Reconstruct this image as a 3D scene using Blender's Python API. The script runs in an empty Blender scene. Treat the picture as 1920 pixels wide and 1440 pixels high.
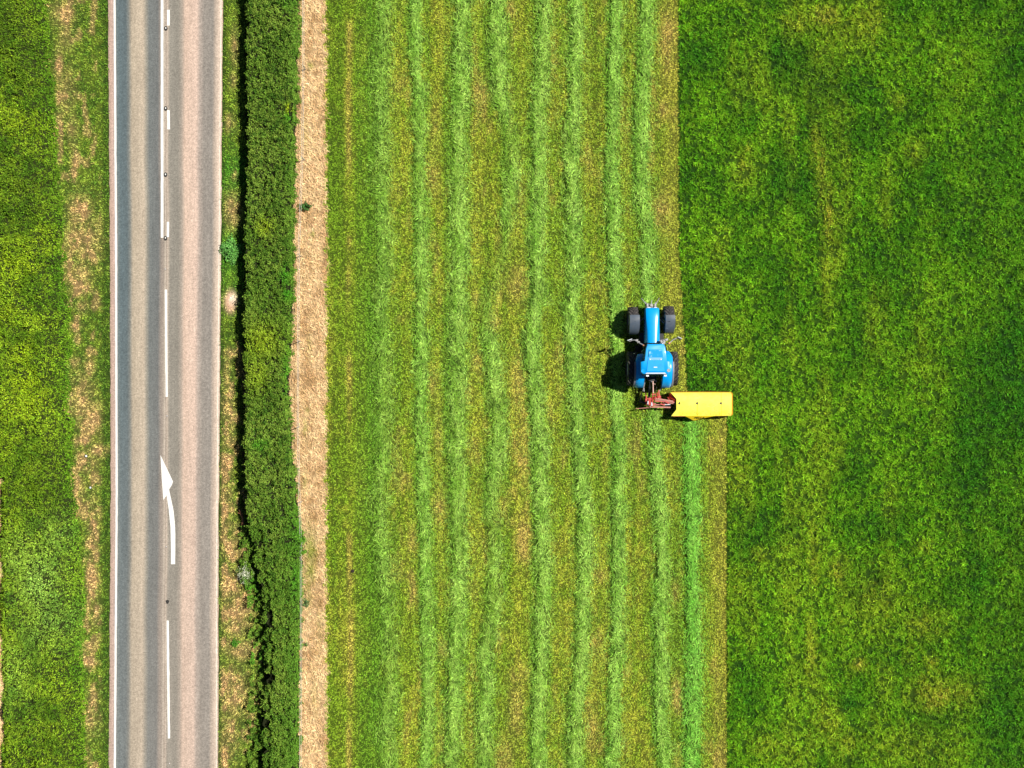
import bpy, bmesh, math
import numpy as np
from mathutils import Vector, Matrix

S = 36.0          # photo pixels per metre on the ground
H = 65.0          # camera height
R = math.radians
scene = bpy.context.scene
COL = scene.collection

# ------------------------------------------------------------------ camera, sky, sun, exposure
cam_d = bpy.data.cameras.new("camera"); cam = bpy.data.objects.new("camera", cam_d); COL.objects.link(cam)
cam.location = (0, 0, H); cam.rotation_euler = (0, 0, 0)
cam_d.sensor_width = 36; cam_d.lens = 36 * H / (1920 / S)
cam_d.clip_start = 1; cam_d.clip_end = 3000
scene.camera = cam

SUN_EL = R(54.7); SUN_VEC = Vector((0.665, 0.245, 1.0)).normalized()
w = bpy.data.worlds.new("World"); scene.world = w; w.use_nodes = True
nt = w.node_tree; nt.nodes.clear()
sky = nt.nodes.new("ShaderNodeTexSky"); sky.sky_type = 'NISHITA'; sky.sun_disc = False
sky.sun_elevation = SUN_EL; sky.sun_rotation = math.atan2(SUN_VEC.x, SUN_VEC.y)
sky.air_density = .45; sky.dust_density = .3; sky.ozone_density = .6; sky.altitude = 200
bg = nt.nodes.new("ShaderNodeBackground"); bg.inputs[1].default_value = 0.05
ow = nt.nodes.new("ShaderNodeOutputWorld")
nt.links.new(sky.outputs[0], bg.inputs[0]); nt.links.new(bg.outputs[0], ow.inputs[0])
sd = bpy.data.lights.new("sun", 'SUN'); sun = bpy.data.objects.new("sun", sd); COL.objects.link(sun)
sd.energy = 5.0; sd.angle = R(0.5); sd.color = (1.0, 0.95, 0.87)
sun.rotation_euler = SUN_VEC.to_track_quat('Z', 'Y').to_euler(); sun.location = SUN_VEC * 100
scene.view_settings.view_transform = 'Standard'; scene.view_settings.look = 'None'
scene.view_settings.exposure = 0.3; scene.view_settings.gamma = 1
scene.cycles.max_bounces = 5; scene.cycles.diffuse_bounces = 2

rng = np.random.default_rng(7)

# ------------------------------------------------------------------ helpers: colour, noise, meshes
def lin(r, g, b):
    c = np.array([r, g, b], float) / 255.0
    return np.where(c <= 0.04045, c / 12.92, ((c + 0.055) / 1.055) ** 2.4)

_tabs = {}
def vnoise(x, y, seed=0):
    if seed not in _tabs: _tabs[seed] = np.random.default_rng(1000 + seed).random((256, 256))
    T = _tabs[seed]
    xi = np.floor(x).astype(int); yi = np.floor(y).astype(int); fx = x - xi; fy = y - yi
    fx = fx * fx * (3 - 2 * fx); fy = fy * fy * (3 - 2 * fy)
    a = T[xi % 256, yi % 256]; b = T[(xi + 1) % 256, yi % 256]; c = T[xi % 256, (yi + 1) % 256]; d = T[(xi + 1) % 256, (yi + 1) % 256]
    return (a * (1 - fx) + b * fx) * (1 - fy) + (c * (1 - fx) + d * fx) * fy

def fbm(x, y, seed=0, octv=4):
    s = 0; a = 1; t = 0
    for i in range(octv):
        s = s + a * vnoise(x * 2 ** i + 17.3 * i, y * 2 ** i + 9.1 * i, seed + i); t += a; a *= 0.55
    return s / t

def sst(a, b, v):
    t = np.clip((v - a) / (b - a), 0, 1); return t * t * (3 - 2 * t)

def mix(a, b, t):
    t = np.asarray(t)[..., None]; return np.asarray(a) * (1 - t) + np.asarray(b) * t

def gx(px, z=0.0): return (px - 960.0) / S * (1 - z / H)
def gy(py, z=0.0): return (720.0 - py) / S * (1 - z / H)

def mesh_np(name, V, quads=None, tris=None, col=None, mat=None, parent=None, smooth=False):
    me = bpy.data.meshes.new(name)
    quads = np.zeros((0, 4), int) if quads is None else np.asarray(quads)
    tris = np.zeros((0, 3), int) if tris is None else np.asarray(tris)
    nq, ntr = len(quads), len(tris)
    me.vertices.add(len(V)); me.vertices.foreach_set("co", np.asarray(V, np.float32).ravel())
    me.loops.add(nq * 4 + ntr * 3)
    me.loops.foreach_set("vertex_index", np.concatenate([quads.ravel(), tris.ravel()]).astype(np.int32))
    me.polygons.add(nq + ntr)
    ls = np.concatenate([np.arange(nq) * 4, nq * 4 + np.arange(ntr) * 3]).astype(np.int32)
    me.polygons.foreach_set("loop_start", ls)
    me.update(calc_edges=True)
    if smooth: me.polygons.foreach_set("use_smooth", np.ones(nq + ntr, bool))
    if col is not None:
        a = me.attributes.new("col", 'FLOAT_COLOR', 'POINT')
        c4 = np.ones((len(V), 4), np.float32); c4[:, :3] = col
        a.data.foreach_set("color", c4.ravel())
    if mat: me.materials.append(mat)
    o = bpy.data.objects.new(name, me); COL.objects.link(o)
    if parent: o.parent = parent
    return o

def join_arrays(lst):
    V = []; Q = []; T = []; C = []; n = 0
    for v, q, t, c in lst:
        V.append(v); C.append(c)
        if q is not None and len(q): Q.append(np.asarray(q) + n)
        if t is not None and len(t): T.append(np.asarray(t) + n)
        n += len(v)
    return (np.concatenate(V), np.concatenate(Q) if Q else None, np.concatenate(T) if T else None, np.concatenate(C))

def blades(x, y, z, az, L, W, tilt, col, curl=1.3):
    N = len(x); P = np.stack([x, y, z], 1)
    d = np.stack([np.cos(az), np.sin(az), np.zeros(N)], 1); s = np.stack([-np.sin(az), np.cos(az), np.zeros(N)], 1)
    up = np.array([0, 0, 1.0])
    t1 = tilt * 0.7; t2 = np.minimum(tilt * curl, R(100))
    m = P + (d * np.sin(t1)[:, None] + up * np.cos(t1)[:, None]) * (L * .5)[:, None]
    tip = m + (d * np.sin(t2)[:, None] + up * np.cos(t2)[:, None]) * (L * .5)[:, None]
    hw = (W * .5)[:, None]
    V = np.empty((N, 5, 3)); V[:, 0] = P - s * hw; V[:, 1] = P + s * hw; V[:, 2] = m + s * hw * .9; V[:, 3] = m - s * hw * .9; V[:, 4] = tip
    b = np.arange(N)[:, None] * 5
    return V.reshape(-1, 3), b + np.array([[0, 1, 2, 3]]), b + np.array([[3, 2, 4]]), np.repeat(col, 5, axis=0)

def leaves(P, L, W, col, flat=0.6):
    N = len(P)
    n = rng.normal(size=(N, 3)); n[:, 2] = np.abs(n[:, 2]) + flat; n /= np.linalg.norm(n, axis=1)[:, None]
    r = rng.normal(size=(N, 3)); a = np.cross(n, r); a /= np.linalg.norm(a, axis=1)[:, None]; b = np.cross(n, a)
    V = np.empty((N, 4, 3)); l = L[:, None]; wv = W[:, None]
    V[:, 0] = P - a * l * .5; V[:, 1] = P + b * wv * .5 + n * wv * .18; V[:, 2] = P + a * l * .5 - n * l * .12; V[:, 3] = P - b * wv * .5 + n * wv * .18
    k = np.arange(N)[:, None] * 4
    return V.reshape(-1, 3), None, np.concatenate([k + np.array([[0, 1, 2]]), k + np.array([[0, 2, 3]])]), np.repeat(col, 4, axis=0)

def scat(px0, px1, py0, py1, dens, mask=None):
    A = (px1 - px0) * (py1 - py0) / S / S; n = int(A * dens)
    x = rng.uniform(px0, px1, n); y = rng.uniform(py0, py1, n)
    if mask is not None:
        k = rng.random(n) < mask(x, y); x = x[k]; y = y[k]
    return x, y

# ------------------------------------------------------------------ materials
def new_mat(name):
    m = bpy.data.materials.new(name); m.use_nodes = True
    return m, m.node_tree, m.node_tree.nodes["Principled BSDF"]

def veg_mat(name, rough=0.75, transl=0.0, spec=0.15):
    m, t, p = new_mat(name)
    a = t.nodes.new("ShaderNodeAttribute"); a.attribute_name = "col"
    p.inputs["Roughness"].default_value = rough; p.inputs["Specular IOR Level"].default_value = spec
    t.links.new(a.outputs["Color"], p.inputs["Base Color"])
    if transl > 0:
        tr = t.nodes.new("ShaderNodeBsdfTranslucent"); mx = t.nodes.new("ShaderNodeMixShader"); mx.inputs[0].default_value = transl
        t.links.new(a.outputs["Color"], tr.inputs[0]); t.links.new(p.outputs[0], mx.inputs[1]); t.links.new(tr.outputs[0], mx.inputs[2])
        t.links.new(mx.outputs[0], t.nodes["Material Output"].inputs[0])
    return m

def attr_noise_mat(name, scales, amt, bump=0.0, bscale=20, rough=0.9, stretch=None):
    m, t, p = new_mat(name)
    a = t.nodes.new("ShaderNodeAttribute"); a.attribute_name = "col"
    tc = t.nodes.new("ShaderNodeNewGeometry"); cur = a.outputs["Color"]
    for i, (sc, k) in enumerate(zip(scales, amt)):
        n = t.nodes.new("ShaderNodeTexNoise"); n.inputs["Scale"].default_value = sc; n.inputs["Detail"].default_value = 3
        src = tc.outputs["Position"]
        if stretch and stretch[i] != 1:
            mp = t.nodes.new("ShaderNodeMapping"); mp.inputs["Scale"].default_value = (1, stretch[i], 1); t.links.new(src, mp.inputs[0]); src = mp.outputs[0]
        t.links.new(src, n.inputs["Vector"])
        mr = t.nodes.new("ShaderNodeMapRange"); mr.inputs[1].default_value = .25; mr.inputs[2].default_value = .75
        mr.inputs[3].default_value = 1 - k; mr.inputs[4].default_value = 1 + k
        t.links.new(n.outputs[0], mr.inputs[0])
        vm = t.nodes.new("ShaderNodeVectorMath"); vm.operation = 'SCALE'
        t.links.new(cur, vm.inputs[0]); t.links.new(mr.outputs[0], vm.inputs["Scale"]); cur = vm.outputs[0]
    t.links.new(cur, p.inputs["Base Color"])
    if bump:
        n = t.nodes.new("ShaderNodeTexNoise"); n.inputs["Scale"].default_value = bscale; n.inputs["Detail"].default_value = 4
        t.links.new(tc.outputs["Position"], n.inputs["Vector"])
        b = t.nodes.new("ShaderNodeBump"); b.inputs["Strength"].default_value = 1; b.inputs["Distance"].default_value = bump
        t.links.new(n.outputs[0], b.inputs["Height"]); t.links.new(b.outputs[0], p.inputs["Normal"])
    p.inputs["Roughness"].default_value = rough; p.inputs["Specular IOR Level"].default_value = .2
    return m

def paint(name, c, rough=0.35, coat=0.0, metal=0.0, var=0.12, scale=6, dirt=None, spec=.5):
    m, t, p = new_mat(name)
    tc = t.nodes.new("ShaderNodeTexCoord"); n = t.nodes.new("ShaderNodeTexNoise"); n.inputs["Scale"].default_value = scale; n.inputs["Detail"].default_value = 5
    t.links.new(tc.outputs["Object"], n.inputs["Vector"])
    mx = t.nodes.new("ShaderNodeMix"); mx.data_type = 'RGBA'
    c = np.array(c, float); d = c * (1 - 2 * var) if dirt is None else np.array(dirt)
    mr = t.nodes.new("ShaderNodeMapRange"); mr.inputs[1].default_value = .45; mr.inputs[2].default_value = .75; mr.inputs[3].default_value = 0; mr.inputs[4].default_value = 1 if dirt is None else .6
    t.links.new(n.outputs[0], mr.inputs[0]); t.links.new(mr.outputs[0], mx.inputs[0])
    mx.inputs[6].default_value = (*c, 1); mx.inputs[7].default_value = (*d, 1)
    t.links.new(mx.outputs[2], p.inputs["Base Color"])
    p.inputs["Roughness"].default_value = rough; p.inputs["Coat Weight"].default_value = coat; p.inputs["Coat Roughness"].default_value = .15
    p.inputs["Metallic"].default_value = metal; p.inputs["Specular IOR Level"].default_value = spec
    return m

M_grass = veg_mat("grass_blades"); M_leaf = veg_mat("leaves", .7, 0.12, .12)
M_ground = attr_noise_mat("ground_soil_and_turf", [14, 45], [.30, .35], bump=.05, bscale=25)
M_road = attr_noise_mat("worn_asphalt", [15, 34, 8, 9, 1.1], [.28, .24, .13, .10, .06], bump=.006, bscale=40, rough=.85, stretch=[1, 1, 1, .05, .3])
M_core = attr_noise_mat("hedge_inside", [9], [.3], bump=.08, bscale=8)
M_white = paint("road_paint", (.82, .82, .77), .6, scale=22, dirt=(.56, .53, .48))
M_worn = paint("worn_road_paint", (.72, .66, .56), .8, var=.16, scale=5)

def tag(o, label=None, cat=None, group=None, kind=None):
    if label: o["label"] = label
    if cat: o["category"] = cat
    if group: o["group"] = group
    if kind: o["kind"] = kind
    return o

# ------------------------------------------------------------------ layout measured on the photograph (pixels), as functions of py
def f(ys, xs): return lambda y: np.interp(y, ys, xs)
road_L = f([0, 480, 960, 1440], [214, 217, 218, 214.5]); road_Lo = f([0, 480, 960, 1440], [203, 207, 208, 204]); road_R = f([0, 480, 960, 1440], [416, 412, 408, 407])
lh_R = lambda y: f([-200, 0, 110, 300, 400, 500, 650, 800, 900, 1000, 1100, 1200, 1300, 1440, 1640], [86, 88, 97, 106, 116, 123, 130, 134, 138, 150, 154, 158, 155, 160, 165])(y) + (vnoise(y / 22, y * 0, 50) - .5) * 14
lh_L = lambda y: f([-200, 820, 900, 1000, 1100, 1250, 1380, 1640], [-60, -50, 2, 1, 3, 4, 6, 2])(y) + (vnoise(y / 25, y * 0, 51) - .5) * 8
rh_L = lambda y: f([-200, 0, 400, 480, 960, 985, 1000, 1043, 1093, 1160, 1227, 1290, 1360, 1440, 1640], [462, 463, 464, 459, 461, 468, 472, 478, 487, 495, 499, 495, 491, 487, 485])(y) + (vnoise(y / 9, y * 0, 52) - .5) * np.where(y > 970, 12, 5)
rh_R = lambda y: f([-200, 0, 160, 300, 480, 560, 640, 720, 800, 880, 960, 1010, 1070, 1160, 1440, 1640], [560, 563, 560, 557, 553, 552, 547, 546, 548, 556, 561, 571, 569, 565, 563, 562])(y) + (vnoise(y / 12, y * 0, 53) - .5) * 5
straw_R = lambda y: f([-200, 0, 480, 960, 1440, 1640], [610, 610, 612, 611, 613, 613])(y) + (vnoise(y / 10, y * 0, 54) - .5) * 6 + (vnoise(y / 3, y * 0, 57) - .5) * 5
def crop_L(y):
    return np.where(y < 762, f([-200, 480, 560, 735, 762], [1271, 1273, 1279, 1288, 1289])(y), 1362.0) + (vnoise(y / 6, y * 0, 55) - .5) * 3

ROWS = [  # name words, centre line, half width, strength(y), greenness
 ("broad faint windrow of cut grass, first beside the straw strip", [(-200,721),(0,721),(187,716),(375,716),(480,721),(555,714),(720,721),(960,712),(1200,729),(1440,726),(1640,726)], 24, lambda y: .62 + 0 * y, 0),
 ("narrow wavy windrow of cut grass, second out from the straw strip", [(-200,776),(0,777),(112,779),(187,785),(337,787),(480,791),(592,789),(780,790),(960,794),(1110,799),(1297,803),(1440,799),(1640,799)], 17, lambda y: .9 + 0 * y, .1),
 ("pale windrow of cut grass with a dark left edge, third out from the straw strip", [(-200,868),(0,867),(187,862),(337,858),(480,862),(592,858),(720,854),(855,856),(960,858),(1110,861),(1222,854),(1335,850),(1440,846),(1640,845)], 23, lambda y: .95 + 0 * y, 0),
 ("broken windrow that bends and thins out, fourth out from the straw strip", [(-200,933),(0,933),(112,933),(187,939),(240,954),(319,961),(394,951),(450,947),(520,930),(580,908),(650,920),(720,927),(817,934),(960,920),(1054,930),(1147,925),(1222,911),(1335,906),(1440,910),(1640,910)], 21, f([0,200,230,300,330,400,440,520,600,640,860,1000,1300,1440],[1,1,.55,.6,.9,.85,.35,.3,.4,.9,.9,.6,.9,.7]), 0),
 ("pale windrow of cut grass with two bends, fifth out from the straw strip", [(-200,1020),(0,1019),(112,1017),(187,1012),(300,1008),(480,1006),(555,1010),(637,995),(720,1002),(817,1010),(960,1015),(1072,1019),(1185,1015),(1297,1011),(1440,1009),(1640,1009)], 20, lambda y: 1 + 0 * y, 0),
 ("winding windrow that steps right at mid length, sixth out from the straw strip", [(-200,1082),(0,1081),(75,1079),(187,1074),(300,1070),(480,1076),(592,1070),(705,1072),(780,1081),(855,1089),(960,1095),(1110,1094),(1222,1088),(1335,1079),(1440,1077),(1640,1077)], 20, lambda y: 1 + 0 * y, 0),
 ("straight windrow passing under the tractor's shadow on its left side", [(-200,1157),(0,1156),(112,1152),(225,1149),(337,1145),(480,1151),(592,1156),(780,1158),(855,1162),(960,1158),(1110,1159),(1200,1156),(1297,1150),(1440,1148),(1640,1148)], 18, lambda y: 1.05 + 0 * y, .15),
 ("windrow running into the tractor's nose and out again behind the mower", [(-200,1213),(0,1212),(112,1207),(187,1203),(262,1201),(375,1203),(412,1212),(480,1211),(555,1214),(640,1218),(780,1222),(855,1229),(960,1238),(1072,1242),(1185,1236),(1260,1240),(1335,1236),(1440,1244),(1640,1244)], 19, f([0,590,660,750,790],[1.1,1.1,.15,.15,1.05]), .15),
 ("freshest bright green windrow starting behind the yellow mower", [(775,1294),(800,1296),(960,1296),(1110,1300),(1260,1299),(1440,1296),(1640,1296)], 19, lambda y: 1.05 * sst(772, 792, y), .8),
]
for i, rw in enumerate(ROWS):
    ys, xs = zip(*rw[1]); ROWS[i] = (rw[0], f(ys, xs), rw[2], rw[3], rw[4], ys[0])

TAN = [(897,170,13,30,.9),(1250,75,14,50,.8),(1244,205,9,14,.8),(1238,395,16,30,.9),(925,605,11,14,1),(975,530,22,32,.8),(893,560,8,12,.6),(975,720,14,50,.8),(985,860,14,60,.6),(981,1012,13,36,1),(1268,1300,10,28,.9),(1240,1290,10,20,.4),
 (825,950,14,30,.7),(775,1015,10,28,.7),(776,1110,9,28,.8),(832,1215,10,18,.9),(957,18,10,16,.9),(1072,145,8,10,.4),(752,160,16,18,.4),(815,240,12,50,.4),(812,330,12,30,.6),(975,365,10,40,.5),(810,720,12,30,.6),(895,680,12,24,.6),(1052,660,10,20,.6),(878,740,9,16,.6),
 (822,820,10,60,.45),(968,1330,14,60,.7),(830,1400,8,60,.6),(885,1380,6,40,.5),(1110,1370,14,40,.7),(1127,1080,12,12,.7),(790,1270,8,60,.3),(1053,305,5,7,.9),(850,1110,10,40,.4),(912,1045,5,20,.5),(1265,1110,6,20,.8),(945,1420,16,30,.7),(1120,1210,12,30,.4),(1355,1420,10,30,.5)]

def blob(px, py, lst):
    s = np.zeros_like(px, float)
    for (x, y, rx, ry, k) in lst:
        d = ((px - x) / rx) ** 2 + ((py - y) / ry) ** 2
        s = np.maximum(s, k * np.exp(-d * .8))
    return s

G_olive = lin(116,142,34); G_yel = lin(149,155,50); G_dark = lin(76,114,24); G_tan = lin(182,154,86); G_green = lin(72,124,28)
def mown_col(px, py):
    n1 = fbm(px / 60, py / 150, 1); n2 = fbm(px / 9, py / 14, 5, 3)
    c = mix(G_olive, G_yel, sst(.38, .70, n1 * .6 + n2 * .4))
    rn = np.zeros_like(px, float)
    for rw in ROWS: rn = np.maximum(rn, np.clip(rw[3](py), 0, 1) * (py > rw[5]) * np.exp(-((px - rw[1](py)) / (rw[2] * 1.15)) ** 2))
    st = vnoise(px / 11, py / 900, 9)
    c = mix(c, G_yel, .35 * sst(.5, .9, st)); c = mix(c, G_dark, .4 * sst(.5, .95, 1 - st))
    c = mix(c, lin(98, 150, 48), rn * (.15 + .85 * sst(.3, .65, fbm(px / 12, py / 45, 17, 3))) * .8)
    c = mix(c, G_green, .5 * sst(660, 672, px) * (1 - sst(700, 745, px)) + .0)
    c = mix(c, G_dark, .55 * sst(612, 618, px) * (1 - sst(638, 652, px)) * (1 - .6 * sst(300, 600, py)))
    tr = np.exp(-((px - 656 - (vnoise(py / 200, py * 0, 14) - .5) * 6) / 5.5) ** 2)
    c = mix(c, mix(G_yel, G_tan, .55 + 0 * px), tr * sst(.28, .6, fbm(px / 30, py / 70, 15)) * .8)
    tn = blob(px, py, TAN) + .45 * sst(.60, .78, fbm(px / 24, py / 60, 20)) * sst(700, 760, px)
    tn = tn * (.55 + .9 * n2)
    edge = sst(1225, 1262, px) * (py < 775) + sst(1320, 1358, px) * (py >= 775)
    c = mix(c, mix(G_yel, G_tan, .25 + 0 * px), .5 * edge)
    c = mix(c, G_tan, np.clip(tn * .7 * (1 - .6 * rn), 0, .7))
    return c

CY = [(1540,330,10,60,.9),(1553,400,9,60,.9),(1530,270,10,40,.7),(1548,30,30,25,.8),(1640,40,16,30,.6),(1500,45,25,20,.5),(1395,320,20,30,.6),(1402,280,8,10,.6),(1595,60,50,40,.45),(1715,285,20,25,.4),(1685,190,12,14,.5),(1525,1050,10,60,.7),(1570,1070,20,30,.6),(1520,1210,8,50,.8),(1610,1245,14,12,.9),(1750,1300,35,30,.9),(1745,1240,10,12,.9),(1800,1300,30,30,.6),(1560,1350,20,40,.5),(1590,1390,14,20,.6),(1730,1170,40,30,.5),(1640,1130,60,60,.4),(1735,1025,12,12,.6),(1425,1040,20,14,.4),(1440,1400,30,25,.5),(1550,500,12,90,.5),(1700,1400,80,40,.4),(1385,880,24,60,.4)]
CD = [(1500,350,50,40,.8),(1480,60,10,20,.3),(1480,110,30,30,.5),(1420,700,40,60,.4),(1590,1315,16,16,1),(1850,300,50,80,.5),(1860,800,70,150,.5),(1880,1350,50,90,.7),(1660,1235,20,16,.5),(1310,100,20,40,.5)]
C_g = lin(66,112,14); C_l = lin(98,142,22); C_y = lin(140,146,38); C_d = lin(32,90,16); C_t = lin(190,150,90)
def crop_col(px, py):
    n1 = fbm(px / 70, py / 110, 30); n2 = fbm(px / 7.5, py / 7.5, 34, 3)
    c = mix(C_g, C_l, sst(.35, .7, n1 * .45 + n2 * .55))
    c = mix(c, C_y, .26 * sst(.5, .75, fbm(px / 45, py / 160, 38)) * (1 - .7 * sst(1700, 1850, px)))
    c = mix(c, C_d, .45 * sst(.5, .8, 1 - n1) + .35 * sst(1750, 1920, px))
    c = mix(c, C_y, np.clip(blob(px, py, CY) * (.3 + 1.1 * n2), 0, .9))
    c = mix(c, C_t, .5 * np.clip(blob(px, py, CY) - .45, 0, 1) * sst(.5, .7, n2))
    c = mix(c, C_d, np.clip(blob(px, py, CD) * .8, 0, .8))
    return c

V_tan = lin(200,164,112); V_g = lin(80,110,32); V_l = lin(118,142,44); V_d = lin(58,92,24)
LV = [(120,25,18,22,.8),(125,60,12,30,.6),(112,130,8,40,.7),(125,170,14,40,.6),(110,230,9,20,.8),(135,245,10,26,.6),(140,300,6,30,.7),(150,400,20,30,.9),(145,450,20,25,1),(160,450,30,40,.8),(150,520,20,30,.8),(155,575,10,10,.9),(140,610,14,8,.5),(140,680,10,8,.9),(168,690,9,20,.8),(155,750,18,45,.9),(175,780,16,30,.7),(155,825,16,8,1),(185,845,18,12,1),(165,870,18,20,.6),(150,920,12,30,.5),(175,990,10,60,.7),(175,1090,10,30,.8),(180,1150,9,20,.8),(163,1210,6,8,.9),(165,1240,10,10,.8),(170,1340,16,30,.7),(165,1420,6,14,.9)]
RV = [(440,90,6,30,.7),(430,230,8,14,.7),(437,150,6,12,.6),(440,330,5,10,.6),(436,395,14,26,1),(433,662,12,8,.9),(425,700,8,30,.6),(424,760,10,30,.8),(435,780,8,30,.6),(432,830,12,14,.8),(425,870,10,25,.7),(422,940,12,30,.9),(430,985,10,10,.6),(445,1000,10,14,.9),(440,1030,24,20,.9),(430,1100,22,30,.9),(450,1140,26,26,1),(445,1170,22,20,1),(455,1220,26,16,1),(430,1210,14,14,.7),(440,1300,26,40,.9),(430,1380,16,40,.7),(470,1350,8,20,.8),(418,1420,12,40,.8)]
def lverge_col(px, py):
    n = fbm(px / 7, py / 9, 60, 3); m = fbm(px / 16, py / 30, 64)
    c = mix(V_g, V_l, sst(.3, .7, n)); t = np.clip(blob(px, py, LV) * (-.1 + 1.7 * n) + .55 * sst(.52, .66, m) * (1 - sst(182, 196, px)), 0, 1)
    c = mix(c, V_tan, t * .9); c = mix(c, V_d, .6 * sst(186, 198, px) * (1 - t))
    return c
def rverge_col(px, py):
    n = fbm(px / 7, py / 9, 70, 3); m = fbm(px / 14, py / 28, 74)
    c = mix(V_g, V_l, sst(.3, .7, n)); gr = np.exp(-((py - 480) / 60.) ** 2) + np.exp(-((py - 320) / 40.) ** 2)
    c = mix(c, lin(78, 138, 36), np.clip(gr * .7, 0, .7))
    t = np.clip(blob(px, py, RV) * (-.05 + 1.7 * n) + .6 * sst(.56, .68, m) * (py > 640), 0, 1)
    c = mix(c, V_tan, t * .9); c = mix(c, V_d, .7 * (1 - sst(4, 10, px - road_R(py))))
    sp = np.exp(-(((px - 432) / 12.) ** 2 + ((py - 566) / 22.) ** 2) ** 2)
    c = mix(c, lin(222, 178, 150), sp * .9)
    sp2 = np.exp(-(((px - 437) / 7.) ** 2 + ((py - 560) / 10.) ** 2))
    return mix(c, lin(245, 225, 200), sp2)
def bare(px, py): return np.exp(-(((px - 432) / 12.) ** 2 + ((py - 566) / 22.) ** 2) ** 2)

S_a = lin(216,186,140); S_b = lin(172,138,94); S_g = lin(120,134,40)
SG = [(578,1110,6,30,.5),(580,650,4,20,.35),(600,1180,5,40,.3),(574,250,4,30,.3),(590,1300,6,30,.25),(583,1030,10,30,.9),(582,1070,9,20,.9),(577,770,3,6,.7),(573,800,3,14,.6),(582,124,5,5,.7),(572,905,4,18,.4),(586,440,4,4,.7),(579,990,6,18,.3)]
def straw_col(px, py):
    n = fbm(px / 6, py / 8, 80, 3); m = fbm(px / 18, py / 40, 84)
    c = mix(S_a, S_b, sst(.35, .75, n * .5 + m * .5))
    return mix(c, S_g, np.clip(blob(px, py, SG) * (.4 + 1.1 * n), 0, .85))

def ground_col(px, py):
    c = mown_col(px, py) * .42  # turf colours dimmed here and below: shade between blades put into the ground
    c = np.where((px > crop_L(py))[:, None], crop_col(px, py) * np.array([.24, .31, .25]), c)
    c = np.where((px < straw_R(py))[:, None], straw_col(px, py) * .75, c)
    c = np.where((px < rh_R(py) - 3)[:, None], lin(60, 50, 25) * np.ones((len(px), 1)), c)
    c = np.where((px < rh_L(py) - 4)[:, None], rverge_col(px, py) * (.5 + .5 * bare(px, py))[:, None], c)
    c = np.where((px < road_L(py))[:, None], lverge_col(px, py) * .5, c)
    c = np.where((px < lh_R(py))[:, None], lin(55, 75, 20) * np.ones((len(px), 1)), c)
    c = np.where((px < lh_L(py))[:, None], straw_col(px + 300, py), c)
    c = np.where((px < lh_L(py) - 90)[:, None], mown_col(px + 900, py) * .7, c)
    return c

# ------------------------------------------------------------------ ground: one sheet to the horizon
def axis(a, b, step):
    core = np.arange(a, b + step * .5, step); o = np.array([2, 6, 15, 35, 80, 180, 400, 900.])
    return np.concatenate([(a - o)[::-1], core, b + o])
xs = axis(-33, 33, .11); ys = axis(-26, 26, .13)
X, Y = np.meshgrid(xs, ys); nx, ny = len(xs), len(ys)
gpx = X.ravel() * S + 960; gpy = 720 - Y.ravel() * S
Z = (fbm(X.ravel() / .5, Y.ravel() / .5, 90) - .5) * .03 - .012
onroad = (gpx > 190) & (gpx < 425); Z[onroad] = -.03
gi = np.arange(nx * ny).reshape(ny, nx)
GQ = np.stack([gi[:-1, :-1], gi[:-1, 1:], gi[1:, 1:], gi[1:, :-1]], -1).reshape(-1, 4)
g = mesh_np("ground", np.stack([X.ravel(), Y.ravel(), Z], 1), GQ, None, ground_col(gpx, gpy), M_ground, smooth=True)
tag(g, kind="structure")

# ------------------------------------------------------------------ road with bands worn by the wheels
BT = [(-.055, (176,148,132)), (-.02, (190,160,146)), (.0, (170,150,142)), (.022, (118,124,124)), (.05, (108,116,119)), (.11, (108,114,116)), (.135, (126,126,122)), (.165, (172,156,136)), (.27, (184,166,146)), (.30, (150,142,130)),
      (.33, (122,122,120)), (.41, (120,118,116)), (.44, (150,136,126)), (.465, (160,146,134)), (.475, (188,172,156)), (.485, (158,142,130)), (.50, (186,168,152)), (.512, (156,144,132)), (.525, (146,138,128)), (.60, (140,132,122)), (.635, (160,146,134)), (.665, (196,168,150)), (.77, (200,172,156)), (.80, (166,150,140)), (.84, (146,136,128)), (.92, (144,135,128)), (.945, (172,154,140)), (.985, (206,182,164)), (1.0, (210,190,172)), (1.012, (190,160,140))]
yy = np.concatenate([[-900, -400, -150, -60], np.arange(-30, 30.1, .3), [60, 150, 400, 900]])
TT = np.array([b[0] for b in BT]); CC = np.stack([lin(*b[1]) for b in BT]); CC = CC * np.array([.99, 1.0, .95]); CC = CC * .80 + CC.mean(1, keepdims=True) * .20; CC = CC.mean(0) + (CC - CC.mean(0)) * 1.22
ty = np.linspace(TT[0], TT[-1], 192)
pyy = np.clip(720 - yy * S, -400, 1840)
rv = []; rc = []
for j, y in enumerate(yy):
    L_, R_ = road_L(pyy[j]), road_R(pyy[j])
    sh = (vnoise(np.array([y / 3.]), np.array([0.]), 95)[0] - .5) * .012
    c = np.stack([np.interp(ty + sh, TT, CC[:, k]) for k in range(3)], 1)
    fade = sst(500, 1400, np.array(pyy[j] * 1.)) * .35
    avg = c.mean(0); c = c * (1 - fade * .6) + avg * fade * .6
    pxs = L_ + ty * (R_ - L_); ed = (vnoise(np.array([y / .35]), np.array([3.]), 96)[0] - .5) * 1.6
    pxs[0] += ed; pxs[-1] += ed
    rv.append(np.stack([gx(pxs), np.full(192, y), np.full(192, .008) + .05 * (1 - ((ty - .48) / .55) ** 2)], 1)); rc.append(c * .92)
ri = np.arange(len(yy) * 192).reshape(-1, 192)
RQ = np.stack([ri[:-1, :-1], ri[:-1, 1:], ri[1:, 1:], ri[1:, :-1]], -1).reshape(-1, 4)
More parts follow.
